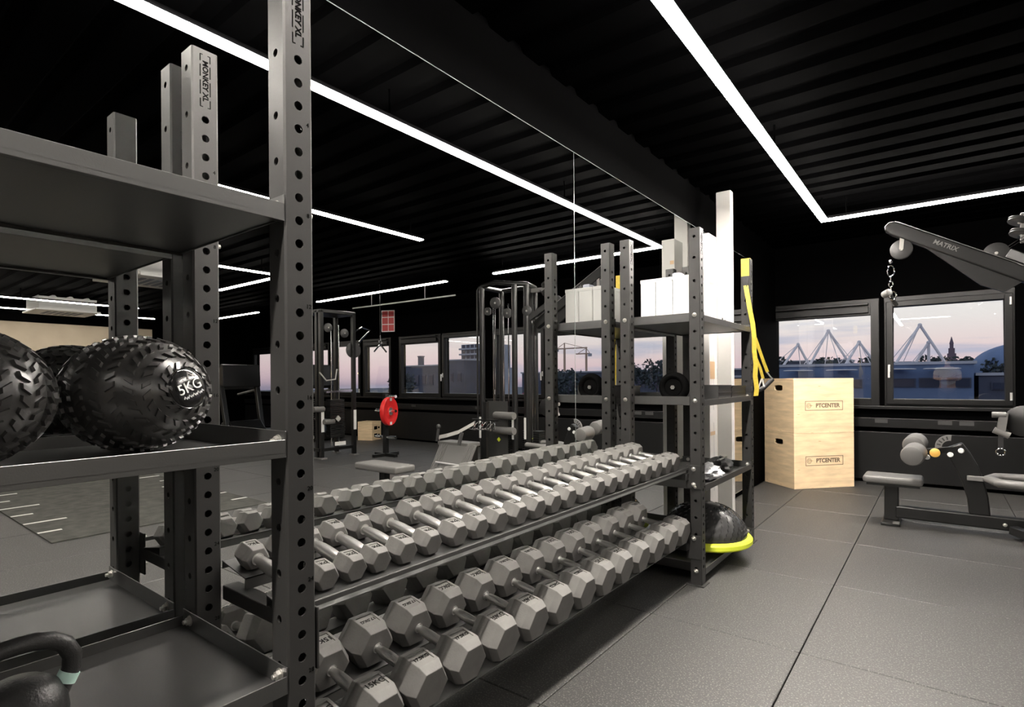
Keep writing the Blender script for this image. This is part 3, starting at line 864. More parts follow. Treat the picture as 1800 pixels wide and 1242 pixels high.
ribbon([(-W / 2 + 0.004, -hw - 0.003, 0.885), (-0.016, -hw - 0.005, 0.80), (0.0, -hw - 0.006, 0.70), (xo + 0.012, -hw + 0.004, 0.60), (xo + 0.020, -0.028, 0.50), (xo + 0.018, -0.022, 0.40), (xo + 0.026, -0.012, 0.31), (xo + 0.020, -0.010, 0.22), (xo + 0.028, 0.0, 0.13), (xo + 0.022, 0.0, 0.075)], 0.032, 0.005, wv).build('webbing', M['yellow'], st)
ribbon([(xo + 0.016, 0.02, 0.50), (xo + 0.035, 0.045, 0.42), (xo + 0.06, 0.09, 0.31), (xo + 0.075, 0.12, 0.25)], 0.022, 0.005, (0.8, 0.5, 0.4)).build('webbing', M['yellow'], st)
ribbon([(xo + 0.016, 0.02, 0.36), (xo + 0.040, 0.05, 0.28), (xo + 0.055, 0.075, 0.20)], 0.020, 0.005, (0.8, 0.5, 0.4)).build('webbing', M['yellow'], st)
h = MB().tube([(0.075, 0.115, 0.25), (0.10, 0.17, 0.195), (0.06, 0.10, 0.125), (0.05, 0.07, 0.20)], 0.006, 8).build('handle', M['nylon_grey'], st, smooth=True)
MB().cyl((0.055, 0.085, 0.128), (0.10, 0.172, 0.195), 0.0165, 12).build('grip', M['blackcloth'], h, smooth=True)
h = MB().tube([(0.055, 0.075, 0.20), (0.07, 0.05, 0.14), (0.03, 0.03, 0.115), (0.05, 0.07, 0.20)], 0.006, 8).build('handle', M['nylon_grey'], st, smooth=True)
MB().cyl((0.068, 0.058, 0.135), (0.03, 0.024, 0.112), 0.0165, 12).build('grip', M['blackcloth'], h, smooth=True)

# ================================================================== PLYWOOD JUMP BOXES
def plyo(z0, label):
    t = thing('plyometric_box', label, 'box', (0.388, 6.595, z0), R(48.6), group='stacked plywood jump boxes')
    Lx, Ly, H, th = 0.75, 0.50, 0.6, 0.018
    def panel(lo, hi): return MB().box(lo, hi).build('panel', M['ply'], t, bevel=0.0022, bseg=1)
    panel((0, 0, 0.0005), (Lx, th, H - 0.0005)); panel((0, Ly - th, 0.0005), (Lx, Ly, H - 0.0005))
    for x0 in (0, Lx - th):
        y0, y1, za, zb = 0.18, 0.32, H - 0.135, H - 0.075
        b = MB()
        # board with a rounded hand hole
        seg = 24; outer, inner = [], []
        cy, cz, hy, hz, rr = (y0 + y1) / 2, (za + zb) / 2, (y1 - y0) / 2, (zb - za) / 2, 0.022
        for k in range(seg):
            a = 2 * math.pi * k / seg
            c0, s0 = math.cos(a), math.sin(a)
            inner.append((cy + max(-1, min(1, c0 * 1.35)) * hy * (1 - 0.12 * (abs(s0) > .7)), cz + max(-1, min(1, s0 * 1.35)) * hz * (1 - 0.10 * (abs(c0) > .7))))
            q = 1 / max(abs(c0), abs(s0))
            yy = cy + c0 * q * (Ly / 2 - th); zz = cz + s0 * q * 0.30
            outer.append((min(Ly - th, max(th, yy)), min(H - th, max(th, H / 2 + (s0 * q) * (H / 2 - th)))))
        vs = [(x0, a, c) for a, c in outer] + [(x0, a, c) for a, c in inner] + [(x0 + th, a, c) for a, c in inner] + [(x0 + th, a, c) for a, c in outer]
        fs = []
        for k in range(seg):
            k2 = (k + 1) % seg
            for j in range(3): fs.append((j * seg + k, j * seg + k2, (j + 1) * seg + k2, (j + 1) * seg + k))
        b.add(vs, fs)
        b.build('panel', M['ply'], t)
    panel((0, th, 0.0005), (Lx, Ly - th, th)); panel((0, th, H - th), (Lx, Ly - th, H - 0.0005))
    fx = 0.375
    put(text_mesh('PTCENTER', 0.062, M['burn'], 0.0006, 0.0022), 'marking', t, (fx + 0.045, -0.0004, 0.300), (1, 0, 0), (0, 0, 1))
    fmb = MB()
    a, c, wd = 0.235, 0.052, 0.006
    fmb.box((fx - a, -0.0010, 0.30 + c - wd), (fx + a, 0.0, 0.30 + c)).box((fx - a, -0.0010, 0.30 - c), (fx + a, 0.0, 0.30 - c + wd))
    fmb.box((fx - a, -0.0010, 0.30 - c), (fx - a + wd, 0.0, 0.30 + c)).box((fx + a - wd, -0.0010, 0.30 - c), (fx + a, 0.0, 0.30 + c))
    fmb.tube(arc((fx - 0.190, -0.0003, 0.30), 0.026, 0, 2 * math.pi, 24, (1, 0, 0), (0, 0, 1))[:-1], 0.0022, 6, closed=True)
    fmb.tube(arc((fx - 0.190, -0.0003, 0.30), 0.014, 0.6, 5.4, 14, (1, 0, 0), (0, 0, 1)), 0.0022, 6)
    fmb.build('marking', M['burn'], t)
    return t
plyo(0.001, 'lower of the two stacked plywood jump boxes, standing on the floor')
plyo(0.602, 'upper of the two stacked plywood jump boxes, under the window')

# ================================================================== CABLE STATION AT THE RIGHT
def weight_stack(mb, x, y, w, d, n_, z0):
    for k in range(n_):
        mb.box((x - w / 2, y - d / 2, z0 + k * 0.028), (x + w / 2, y + d / 2, z0 + k * 0.028 + 0.025))
def pulley(parent, c, r, axv, name='pulley'):
    p = MB().lathe([(r * 0.9, -0.016), (r, -0.012), (r, -0.008), (r * 0.86, 0.0), (r, 0.008), (r, 0.012), (r * 0.9, 0.016)], o=c, ax=axv, seg=28).build(name, M['paddark'], parent, smooth=True)
    a = Vector(axv).normalized()
    MB().lathe([(0.010, -0.021), (0.012, -0.019), (0.012, 0.019), (0.010, 0.021)], o=c, ax=axv, seg=12).build('hub', M['zinc'], p, smooth=True)
    return p

ms = thing('cable_station', 'black lat pulldown station with pulley arm at the right edge', 'gym machine', (1.32, 5.58, 0.0))
O = Vector((1.32, 5.58, 0.0))
def L(x, y, z): return (x - O.x, y - O.y, z - O.z)
# arm: box beam with rounded nose
tip, end = Vector(L(1.335, 5.56, 2.435)), Vector(L(2.34, 5.56, 1.835))
d = (end - tip).normalized()
nrm = Vector((-d.z, 0, d.x)) * (-1 if d.x < 0 else 1)
poly = [(-0.055, -0.012), (-0.045, 0.030), (-0.015, 0.048)] + [(0.05, 0.052), (1.10, 0.052), (1.10, -0.052), (0.03, -0.052), (-0.035, -0.040)]
MB().prism(poly, lambda a, b_, t_: tip + d * a + nrm * b_ + Vector((0, -0.042 + 0.084 * t_, 0))).build('arm', M['machine'], ms, bevel=0.010, bseg=3)
MB().prism([(-0.01, 0.0525), (1.02, 0.0525), (1.02, 0.0565), (-0.01, 0.0565)], lambda a, b_, t_: tip + d * a + nrm * b_ + Vector((0, -0.036 + 0.072 * t_, 0))).build('top_trim', M['grey_trim'], ms, bevel=0.001)
put(text_mesh('MATRIX', 0.048, M['grey_trim'], 0.0006, 0.0008), 'marking', ms, tip + d * 0.40 + nrm * 0.004 + Vector((0, -0.0426, 0)), d, nrm)
MB().prism([(0.28, -0.052), (0.95, -0.052), (0.90, -0.16), (0.75, -0.17)], lambda a, b_, t_: tip + d * a + nrm * b_ + Vector((0, -0.012 + 0.024 * t_, 0))).build('gusset', M['machine'], ms)
pc = Vector(L(1.395, 5.545, 2.25))
pulley(ms, pc, 0.078, (0, 1, 0))
MB().bar(pc + Vector((0.0, -0.026, 0)), tip + d * 0.08 + Vector((0, -0.026, -0.02)), 0.030, 0.006, (0, 1, 0)).bar(pc + Vector((0.0, 0.026, 0)), tip + d * 0.08 + Vector((0, 0.026, -0.02)), 0.030, 0.006, (0, 1, 0)).build('pulley_bracket', M['zinc'], ms)
p2 = Vector(L(1.982, 5.56, 2.135))
pulley(ms, p2, 0.080, (0, 1, 0))
cb_ = MB()
cb_.tube([pc + Vector((0.02, 0.012, 0.074)), L(1.62, 5.57, 2.22), L(1.78, 5.57, 2.14)], 0.0035, 6)
cb_.tube([pc + Vector((0.05, -0.008, 0.060)), L(1.65, 5.55, 2.19), L(1.80, 5.55, 2.10)], 0.0035, 6)
cb_.tube([p2 + Vector((0.06, -0.01, 0.04)), L(2.22, 5.56, 2.30)], 0.0035, 6)
cb_.tube([p2 + Vector((0.07, 0.01, 0.03)), L(2.24, 5.58, 2.29)], 0.0035, 6)
cb_.build('steel_cable', M['chrome_s'], ms, smooth=True)
# snap hook and chain below the pulley
hx, hy = pc.x - 0.072, pc.y
ch = MB()
ch.sphere((hx, hy, pc.z - 0.09), 0.016, 12, 8)
ch.tube(arc((hx, hy, pc.z - 0.165), 0.024, 0, 2 * math.pi, 16, (1, 0, 0), (0, 0, 1.9))[:-1], 0.0055, 8, closed=True)
ch.tube(arc((hx, hy, pc.z - 0.232), 0.014, 0, 2 * math.pi, 12, (0, 1, 0), (0, 0, 1.7))[:-1], 0.005, 8, closed=True)
ch.tube(arc((hx, hy, pc.z - 0.275), 0.014, 0, 2 * math.pi, 12, (1, 0, 0), (0, 0, 1.8))[:-1], 0.005, 8, closed=True)
ch.tube([(hx, hy, pc.z - 0.295), (hx + 0.004, hy, pc.z - 0.335)], 0.006, 8)
ch.tube(arc((hx + 0.014, hy, pc.z - 0.37), 0.022, 0, 2 * math.pi, 14, (1, 0, 0), (0, 0, 1.6))[:-1], 0.0055, 8, closed=True)
ch.build('snap_hook', M['chrome_s'], ms, smooth=True)
MB().lathe([(0.026, -0.03), (0.030, -0.025), (0.030, 0.03), (0.022, 0.035)], o=(hx - 0.03, hy, pc.z - 0.35), ax=(0.7, -0.7, 0.25), seg=16).build('bar_end', M['grey_trim'], ms, smooth=True)
MB().tube([(hx - 0.01, hy + 0.01, pc.z - 0.36), (hx + 0.03, hy + 0.10, pc.z - 0.44)], 0.016, 12).build('pull_bar', M['paddark'], ms, smooth=True)
# tower
tw = [(2.88, 5.24), (2.43, 5.32), (2.32, 5.42), (2.90, 5.66), (2.42, 5.74)]
for x, y in tw:
    MB().tube([L(x, y, 0.03), L(x, y, 2.36)], 0.030, 14, flat=(1, 1.25)).build('post', M['machine'], ms, smooth=True)
MB().bar(L(2.40, 5.56, 0.03), L(2.40, 5.56, 2.40), 0.09, 0.09, (0, 1, 0)).build('column', M['machine'], ms, bevel=0.010)
b = MB()
b.tube([L(2.88, 5.24, 2.37), L(2.65, 5.22, 2.40), L(2.43, 5.32, 2.37), L(2.32, 5.42, 2.37), L(2.42, 5.74, 2.37), L(2.66, 5.78, 2.40), L(2.90, 5.66, 2.37), L(2.95, 5.45, 2.38)], 0.030, 12, closed=True)
b.tube([L(2.90, 5.22, 2.37), L(2.93, 5.21, 2.33), L(2.93, 5.21, 0.6)], 0.014, 8)
b.build('crown', M['machine'], ms, smooth=True)
for k, (x, y, z, r) in enumerate(((2.12, 5.58, 2.36, 0.075), (2.13, 5.60, 2.27, 0.075), (2.66, 5.24, 2.15, 0.07), (2.52, 5.30, 2.02, 0.06), (2.30, 5.40, 2.04, 0.06), (2.80, 5.26, 2.06, 0.05))):
    pulley(ms, L(x, y, z), r, (0.2, 0.9, 0.1) if k > 1 else (0.3, 0.2, 0.9))
b = MB().bar(L(2.14, 5.60, 2.20), L(2.14, 5.60, 2.42), 0.05, 0.04).bar(L(2.14, 5.60, 2.31), L(2.40, 5.58, 2.31), 0.04, 0.05).build('head_bracket', M['grey_trim'], ms, bevel=0.005)
rods = MB()
for x, y in ((2.745, 5.30), (2.715, 5.30), (2.60, 5.32), (2.53, 5.33), (2.37, 5.46), (2.36, 5.58), (2.35, 5.62)):
    rods.tube([L(x, y, 0.25), L(x, y, 2.14)], 0.008, 8)
rods.build('guide_rods', M['chrome_s'], ms, smooth=True)
for x, y, n__ in ((2.66, 5.36, 20), (2.40, 5.66, 14)):
    s1 = MB(); weight_stack(s1, *L(x, y, 0)[:2], 0.26, 0.14, n__, 0.18)
    w1 = s1.build('weight_stack', M['machine'], ms, bevel=0.002, bseg=1)
    q = MB()
    for k in range(n__):
        q.cyl(L(x - 0.02, y - 0.072, 0.18 + 0.028 * k + 0.0125), L(x - 0.02, y - 0.070, 0.18 + 0.028 * k + 0.0125), 0.006, 8)
    q.build('selector_holes', M['zinc'], w1)
    MB().prism([(-0.03, 0.0), (0.0, 0.03), (0.03, 0.0), (0.0, -0.03)], lambda a, b_, t_: L(x + a - 0.02, y - 0.078 - 0.02 * t_, 0.48 + b_)).build('selector_pin', M['lime'], w1)
MB().box(L(2.50, 5.265, 0.06), L(2.82, 5.27, 0.95)).build('stack_shroud', M['tray'], ms)
b = MB().bar(L(2.86, 5.24, 0.10), L(2.44, 5.31, 0.10), 0.05, 0.06).bar(L(2.34, 5.42, 0.10), L(2.44, 5.72, 0.10), 0.05, 0.06).bar(L(2.90, 5.64, 0.10), L(2.88, 5.26, 0.10), 0.05, 0.06).bar(L(2.9, 5.66, 0.1), L(2.44, 5.74, 0.1), 0.05, 0.06)
b.box(L(2.30, 5.22, 0.0), L(2.94, 5.78, 0.035)).build('base_frame', M['machine'], ms, bevel=0.006)
for y in (5.25, 5.40):
    MB().lathe([(0.042, -0.16), (0.045, -0.15), (0.045, 0.15), (0.042, 0.16)], o=L(2.50, 5.20, 0.78 if y < 5.3 else 0.60), ax=(1, 0.1, 0), seg=18).build('foam_roller', M['pad'], ms, smooth=True)
    MB().cyl(L(2.62, 5.21, 0.78 if y < 5.3 else 0.60), L(2.62, 5.32, 0.78 if y < 5.3 else 0.60), 0.018, 10).build('roller_bar', M['chrome_s'], ms, smooth=True)
MB().bar(L(2.30, 5.44, 1.95), L(2.05, 5.52, 2.12), 0.05, 0.07).build('brace', M['machine'], ms, bevel=0.006)
for x, y in ((2.44, 5.285), (2.33, 5.385), (2.89, 5.205)):
    MB().cbox(L(x, y, 0.62), (0.028, 0.006, 0.26)).build('instruction_label', M['pvc'], ms)
# seat on its post, base beam, thigh rollers
MB().box(L(1.125, 5.42, 0.335), L(1.53, 5.70, 0.395)).build('seat_pad', M['pad'], ms, bevel=0.022, bseg=3)
MB().box(L(1.15, 5.44, 0.318), L(1.51, 5.68, 0.336)).build('seat_plate', M['machine'], ms)
MB().bar(L(1.315, 5.58, 0.02), L(1.315, 5.58, 0.32), 0.10, 0.06, (0, 1, 0)).build('seat_post', M['machine'], ms, bevel=0.008)
f_ = MB().box(L(1.25, 5.42, 0.0), L(1.38, 5.74, 0.022)).build('foot', M['machine'], ms, bevel=0.004)
MB().box(L(1.33, 5.41, 0.021), L(1.375, 5.50, 0.026)).build('glide', M['grey_trim'], f_)
MB().bar(L(1.34, 5.58, 0.095), L(2.36, 5.58, 0.095), 0.075, 0.10).build('base_beam', M['machine'], ms, bevel=0.012)
bolt(ms, L(2.02, 5.541, 0.09), (0, -1, 0))
# curved pillar
pl = [(1.812, 0.14), (1.800, 0.26), (1.772, 0.38), (1.735, 0.48), (1.690, 0.575), (1.655, 0.635)]
pr = [(1.775, 0.690), (1.825, 0.610), (1.868, 0.52), (1.900, 0.42), (1.928, 0.28), (1.940, 0.14)]
MB().prism(pl + pr, lambda a, b_, t_: L(a, 5.545 + 0.07 * t_, b_)).build('pillar', M['machine'], ms, bevel=0.010)
MB().bar(L(1.50, 5.54, 0.60), L(1.78, 5.56, 0.645), 0.03, 0.045).build('roller_arm', M['machine'], ms, bevel=0.004)
for sy, z in ((-0.16, 0.605), (0.16, 0.655)):
    MB().lathe([(0.052, -0.125), (0.070, -0.118), (0.078, -0.09), (0.078, 0.09), (0.070, 0.118), (0.052, 0.125)], o=L(1.475, 5.50 + sy, z), ax=(0.08, 1, 0.05), seg=24).build('foam_roller', M['pad'], ms, smooth=True)
MB().cyl(L(1.46, 5.25, 0.60), L(1.48, 5.75, 0.66), 0.014, 10).build('roller_bar', M['chrome_s'], ms, smooth=True)
# adjusting quadrant with slots
q = []
outr = arc(L(1.700, 5.50, 0.655), 0.095, R(85), R(185), 12, (1, 0, 0), (0, 0, 1)); inr = arc(L(1.700, 5.50, 0.655), 0.052, R(185), R(85), 12, (1, 0, 0), (0, 0, 1))
qp = [(p.x, p.z) for p in outr + inr]
qd = MB().prism(qp, lambda a, b_, t_: (a, L(0, 5.49, 0)[1] + 0.02 * t_, b_)).build('quadrant', M['grey_trim'], ms)
for k in range(4):
    a = R(105 + 20 * k)
    c = Vector(L(1.700, 5.489, 0.655)) + 0.074 * Vector((math.cos(a), 0, math.sin(a)))
    MB().bar(c - 0.013 * Vector((math.cos(a), 0, math.sin(a))), c + 0.013 * Vector((math.cos(a), 0, math.sin(a))), 0.010, 0.004, (0, 1, 0)).build('slot', M['paddark'], qd)
MB().lathe([(0.022, 0), (0.034, 0.004), (0.034, 0.014), (0.022, 0.020)], o=L(1.605, 5.47, 0.610), ax=(0, -1, 0), seg=20).build('knob', M['orange'], ms, smooth=True)
for x, z in ((1.555, 0.57), (1.70, 0.60), (1.765, 0.635)):
    MB().lathe([(0.016, 0), (0.020, 0.004), (0.016, 0.014)], o=L(x, 5.485, z), ax=(0, -1, 0), seg=14).build('cap', M['pvc'], ms, smooth=True)
# ring shaped seat and its bar
MB().tube([L(*p) for p in ((2.30, 5.38, 0.425), (2.10, 5.36, 0.42), (1.98, 5.40, 0.42), (1.93, 5.52, 0.425), (1.98, 5.64, 0.43), (2.10, 5.68, 0.43), (2.30, 5.66, 0.43))], 0.035, 14, flat=(1.3, 0.9)).build('ring_pad', M['pad'], ms, smooth=True)
MB().bar(L(1.80, 5.52, 0.425), L(1.95, 5.52, 0.425), 0.035, 0.035).build('ring_bar', M['grey_trim'], ms, bevel=0.004)
MB().bar(L(2.20, 5.53, 0.13), L(2.20, 5.53, 0.40), 0.06, 0.06, (0, 1, 0)).build('ring_post', M['machine'], ms)
# low pulley bracket with hanging strap, rear leg
MB().lathe([(0.10, -0.02), (0.115, -0.014), (0.115, 0.014), (0.10, 0.02)], o=L(2.135, 5.60, 0.87), ax=(0.2, 0.95, 0), seg=28).build('low_pulley', M['machine'], ms, smooth=True)
b = MB().bar(L(2.02, 5.57, 0.93), L(2.00, 5.57, 0.78), 0.05, 0.05).cyl(L(1.95, 5.56, 0.915), L(2.03, 5.56, 0.915), 0.022, 12).cyl(L(1.96, 5.56, 0.80), L(2.05, 5.56, 0.76), 0.024, 12)
b.build('swivel_bracket', M['grey_trim'], ms, smooth=True)
MB().box(L(1.985, 5.555, 0.655), L(2.015, 5.562, 0.775)).build('strap', M['blackcloth'], ms)
MB().tube(arc(L(2.0, 5.558, 0.635), 0.026, 0, 2 * math.pi, 16, (1, 0, 0), (0, 0, 1))[:-1], 0.005, 8, closed=True).build('ring', M['chrome_s'], ms, smooth=True)
MB().bar(L(2.06, 5.50, 0.07), L(2.26, 5.30, 0.03), 0.07, 0.06).box(L(2.10, 5.20, 0.0), L(2.30, 5.36, 0.03)).build('rear_leg', M['machine'], ms, bevel=0.006)

# ================================================================== THINGS SEEN ONLY IN THE MIRROR
# rowing footplate with strap handle
fp = thing('footplate', 'grey ridged footplate with strap handle, seen in mirror beside the cable tower', 'footplate', (2.76, 4.60, 0.0))
tl = Matrix.Rotation(R(-38), 4, 'X')
org = Vector((0, -0.16, 0.12))
def FPm(lo, hi): 
    return MB().box(lo, hi, Matrix.Translation(org) @ Matrix.Rotation(R(58), 4, 'X'))
FPm((-0.28, 0, -0.02), (0.28, 0.42, 0.0)).build('plate', M['pad'], fp, bevel=0.004)
for s in (-1, 1):
    for k in range(5):
        FPm((s * (0.16 + 0.025 * k) - 0.008, 0.01, 0.0), (s * (0.16 + 0.025 * k) + 0.008, 0.41, 0.006)).build('rib', M['pad'], fp)
MB().box((-0.16, 0.05, 0.44), (0.32, 0.27, 0.49)).build('bench_top', M['pad'], fp, bevel=0.01)
MB().box((-0.14, 0.08, 0.0), (0.30, 0.25, 0.44)).build('bench_body', M['machine'], fp)
ribbon([(0.23, 0.0, 0.53), (0.20, -0.04, 0.55), (0.05, -0.06, 0.58), (-0.08, -0.02, 0.62), (-0.22, 0.10, 0.72)], 0.045, 0.006, (0, 0.3, 1)).build('strap', M['nylon_grey'], fp)
MB().tube([(0.26, -0.02, 0.50), (0.24, -0.01, 0.66)], 0.016, 10).sphere((0.24, -0.01, 0.67), 0.028, 12, 8).build('handle', M['paddark'], fp, smooth=True)
MB().tube([(-0.12, -0.05, 0.48), (-0.14, -0.02, 0.62)], 0.022, 10).build('handle', M['paddark'], fp, smooth=True)
MB().tube([(0.20, -0.10, 0.27), (-0.20, -0.10, 0.26)], 0.010, 8).build('toe_bar', M['silver'], fp, smooth=True)
# handle cluster beside it
hc = thing('handle_rack', 'bundle of chrome cable handles, seen in mirror above the footplate', 'handles', (2.62, 5.00, 0.0))
MB().bar((0, 0, 0), (0, 0, 0.95), 0.05, 0.05, (0, 1, 0)).box((-0.15, -0.1, 0), (0.15, 0.1, 0.02)).build('stand', M['machine'], hc)
for k in range(6):
    a = k * 0.06 - 0.15
    MB().tube([(a, -0.03, 0.72), (a - 0.05, -0.08, 0.64 - 0.02 * (k % 2)), (a + 0.05, -0.09, 0.63), (a, -0.03, 0.72)], 0.008, 8).build('chrome_handle', M['chrome_s'], hc, smooth=True)
MB().bar((-0.2, -0.02, 0.735), (0.2, -0.02, 0.735), 0.02, 0.02).build('hook_rail', M['machine'], hc)
# flat bench
fb = thing('flat_bench', 'flat grey bench pad on a dark post, seen in mirror above dumbbells', 'bench', (2.40, 3.30, 0.0))
MB().box((-0.29, -0.12, 0.385), (0.29, 0.12, 0.45)).build('pad', M['pad'], fb, bevel=0.02, bseg=3)
MB().bar((0.0, 0, 0.02), (0.0, 0, 0.385), 0.075, 0.06, (0, 1, 0)).build('post', M['machine'], fb)
MB().box((-0.30, -0.03, 0.0), (0.30, 0.03, 0.04)).box((-0.32, -0.22, 0), (-0.26, 0.22, 0.035)).box((0.26, -0.22, 0), (0.32, 0.22, 0.035)).build('base', M['machine'], fb, bevel=0.004)

# second cable tower, farther off
def tower(label, loc, rz):
    t = thing('cable_tower', label, 'gym machine', loc, rz)
    for x, y in ((-0.24, -0.30), (-0.14, -0.30), (0.24, 0.30), (-0.24, 0.30), (0.24, -0.28)):
        p = MB().bar((x, y, 0.02), (x, y, 2.32), 0.06, 0.06, (0, 1, 0)).build('post', M['machine'], t, bevel=0.006)
        MB().box((x - 0.07, y - 0.05, 0), (x + 0.07, y + 0.05, 0.02)).build('foot', M['grey_trim'], p)
    MB().box((-0.27, -0.33, 2.28), (0.27, 0.33, 2.34)).build('crown', M['machine'], t, bevel=0.01)
    MB().bar((-0.24, -0.33, 0.14), (0.24, -0.33, 0.14), 0.03, 0.05).bar((-0.24, 0.30, 0.14), (-0.24, -0.30, 0.14), 0.03, 0.05).build('base_frame', M['machine'], t)
    for sx, sy in ((-0.28, -0.08), (0.02, -0.26)):
        r_ = MB()
        for dd in (-0.07, 0.07):
            r_.tube([(sx, sy + dd, 0.2), (sx, sy + dd, 2.1)], 0.012, 8)
        r_.build('guide_rods', M['chrome_s'], t, smooth=True)
        s1 = MB()
        for k in range(20): s1.cbox((sx, sy, 0.34 + 0.03 * k), (0.13, 0.26, 0.026))
        w1 = s1.build('weight_stack', M['machine'], t, bevel=0.002, bseg=1)
        MB().prism([(-0.05, 0.0), (0.0, 0.05), (0.05, 0.0), (0.0, -0.05)], lambda a, b_, t_: (sx - 0.068 - 0.02 * t_, sy + a, 0.62 + b_)).build('selector_pin', M['nylon_grey'], w1)
    for k, (x, y, z, r) in enumerate(((-0.2, 0.33, 1.72, 0.13), (-0.28, -0.20, 2.05, 0.07), (-0.28, 0.10, 1.98, 0.07))):
        pulley(t, (x, y, z), r, (1, 0.1, 0))
    MB().tube([(-0.22, 0.34, 2.02), (-0.26, 0.46, 2.10), (-0.26, 0.62, 2.06), (-0.25, 0.52, 1.96), (-0.24, 0.42, 1.86)], 0.013, 8).build('handle', M['chrome_s'], t, smooth=True)
    MB().tube([(-0.27, -0.35, 1.35), (-0.30, -0.25, 1.22), (-0.32, -0.10, 1.24), (-0.29, -0.05, 1.40)], 0.012, 8).build('handle', M['nylon_grey'], t, smooth=True)
    MB().bar((-0.30, -0.26, 1.04), (-0.30, 0.22, 1.06), 0.03, 0.03).build('cross_bar', M['chrome_s'], t)
    for y in (-0.28, -0.10):
        MB().lathe([(0.04, -0.09), (0.045, -0.08), (0.045, 0.08), (0.04, 0.09)], o=(-0.32, y - 0.12, 0.78 if y < -0.2 else 0.58), ax=(0, 1, 0), seg=14).build('foam_roller', M['pad'], t, smooth=True)
    for y in (-0.30, 0.30):
        MB().box((-0.276, y - 0.025, 0.42), (-0.271, y + 0.025, 0.74)).build('instruction_label', M['pvc'], t)
    MB().box((-0.30, -0.10, 0.19), (-0.295, 0.10, 0.25)).build('nameplate', M['pvc'], t)
    return t
tower('second cable tower seen in mirror behind the near front upright, beside the red plate', (6.22, 5.30, 0), 0)
vg = thing('v_handle', 'chrome V handle hanging in mirror in front of the left window', 'handle', (5.85, 6.05, 1.76))
MB().tube([(0, 0, 0.22), (0, 0, 0.13)], 0.010, 8).tube(arc((0, 0, 0.10), 0.03, 0, 2 * math.pi, 14, (0, 1, 0), (0, 0, 1))[:-1], 0.008, 8, closed=True).build('snap_hook', M['chrome_s'], vg, smooth=True)
MB().tube([(0, 0, 0.07), (0, -0.13, -0.06)], 0.014, 8).tube([(0, 0, 0.07), (0, 0.13, -0.06)], 0.014, 8).build('grips', M['chrome_s'], vg, smooth=True)
MB().tube([(0, 0, 0.22), (0, 0, ZC - 1.76 + 0.045)], 0.005, 6).build('cable', M['machine'], vg, smooth=True)

# red plate on a plate tree
pt = thing('plate_tree', 'black plate tree below the window, seen in mirror', 'plate stand', (5.42, 5.80, 0))
MB().bar((0, 0, 0), (0, 0, 1.0), 0.07, 0.07, (0, 1, 0)).box((-0.25, -0.03, 0), (0.25, 0.03, 0.05)).box((-0.03, -0.25, 0), (0.03, 0.25, 0.05)).build('post', M['machine'], pt, bevel=0.004)
for z, dx in ((0.72, -1), (0.95, -1), (0.30, -1), (0.30, 1), (0.72, 1)):
    MB().cyl((dx * 0.03, 0, z), (dx * 0.25, -0.0, z + 0.01), 0.024, 12).build('peg', M['chrome_s'], pt, smooth=True)
rp = thing('weight_plate', 'red bumper plate hanging on the plate tree, seen in mirror', 'weight plate', (5.335, 5.80, 0.722))
MB().lathe([(0.030, -0.032), (0.075, -0.032), (0.080, -0.026), (0.150, -0.026), (0.165, -0.034), (0.222, -0.034), (0.226, -0.028), (0.226, 0.028), (0.222, 0.034), (0.165, 0.034), (0.150, 0.026), (0.080, 0.026), (0.075, 0.032), (0.030, 0.032)], ax=(1, -0.35, 0), seg=48).build('disc', M['red'], rp, smooth=True)
MB().lathe([(0.031, -0.036), (0.062, -0.036), (0.062, 0.036), (0.031, 0.036)], ax=(1, -0.35, 0), seg=24).build('hub', M['zinc'], rp, smooth=True)
axp = Vector((1, -0.35, 0)).normalized(); tp = Vector((axp.y, -axp.x, 0))
for s in (-1, 1):
    MB().cbox((0, 0, 0), (0.06, 0.045, 0.002)).build('marking', M['pvc'], rp)
    o_ = bpy.data.objects[-1] if False else rp.children[-1]
    za = -axp; xa = tp; ya = Vector((0, 0, 1))
    if xa.cross(ya).dot(za) < 0: xa = -xa
    c = -axp * 0.0352 + Vector((0, 0, s * 0.19))
    o_.matrix_local = Matrix(((xa.x, ya.x, za.x, c.x), (xa.y, ya.y, za.y, c.y), (xa.z, ya.z, za.z, c.z), (0, 0, 0, 1)))
# small wooden box by the far wall
sb = thing('small_plywood_box', 'small plywood box on floor by the far wall, seen in mirror', 'box', (7.70, 7.25, 0.001), R(-20))
MB().box((-0.17, -0.17, 0), (0.17, 0.17, 0.38)).build('box_body', M['ply'], sb, bevel=0.004)
for z in (0.10, 0.25):
    MB().box((-0.1715, -0.10, z - 0.035), (-0.1702, 0.02, z + 0.035)).box((-0.1715, 0.05, z - 0.02), (-0.1702, 0.11, z + 0.02)).build('hand_hole', M['print'], sb)
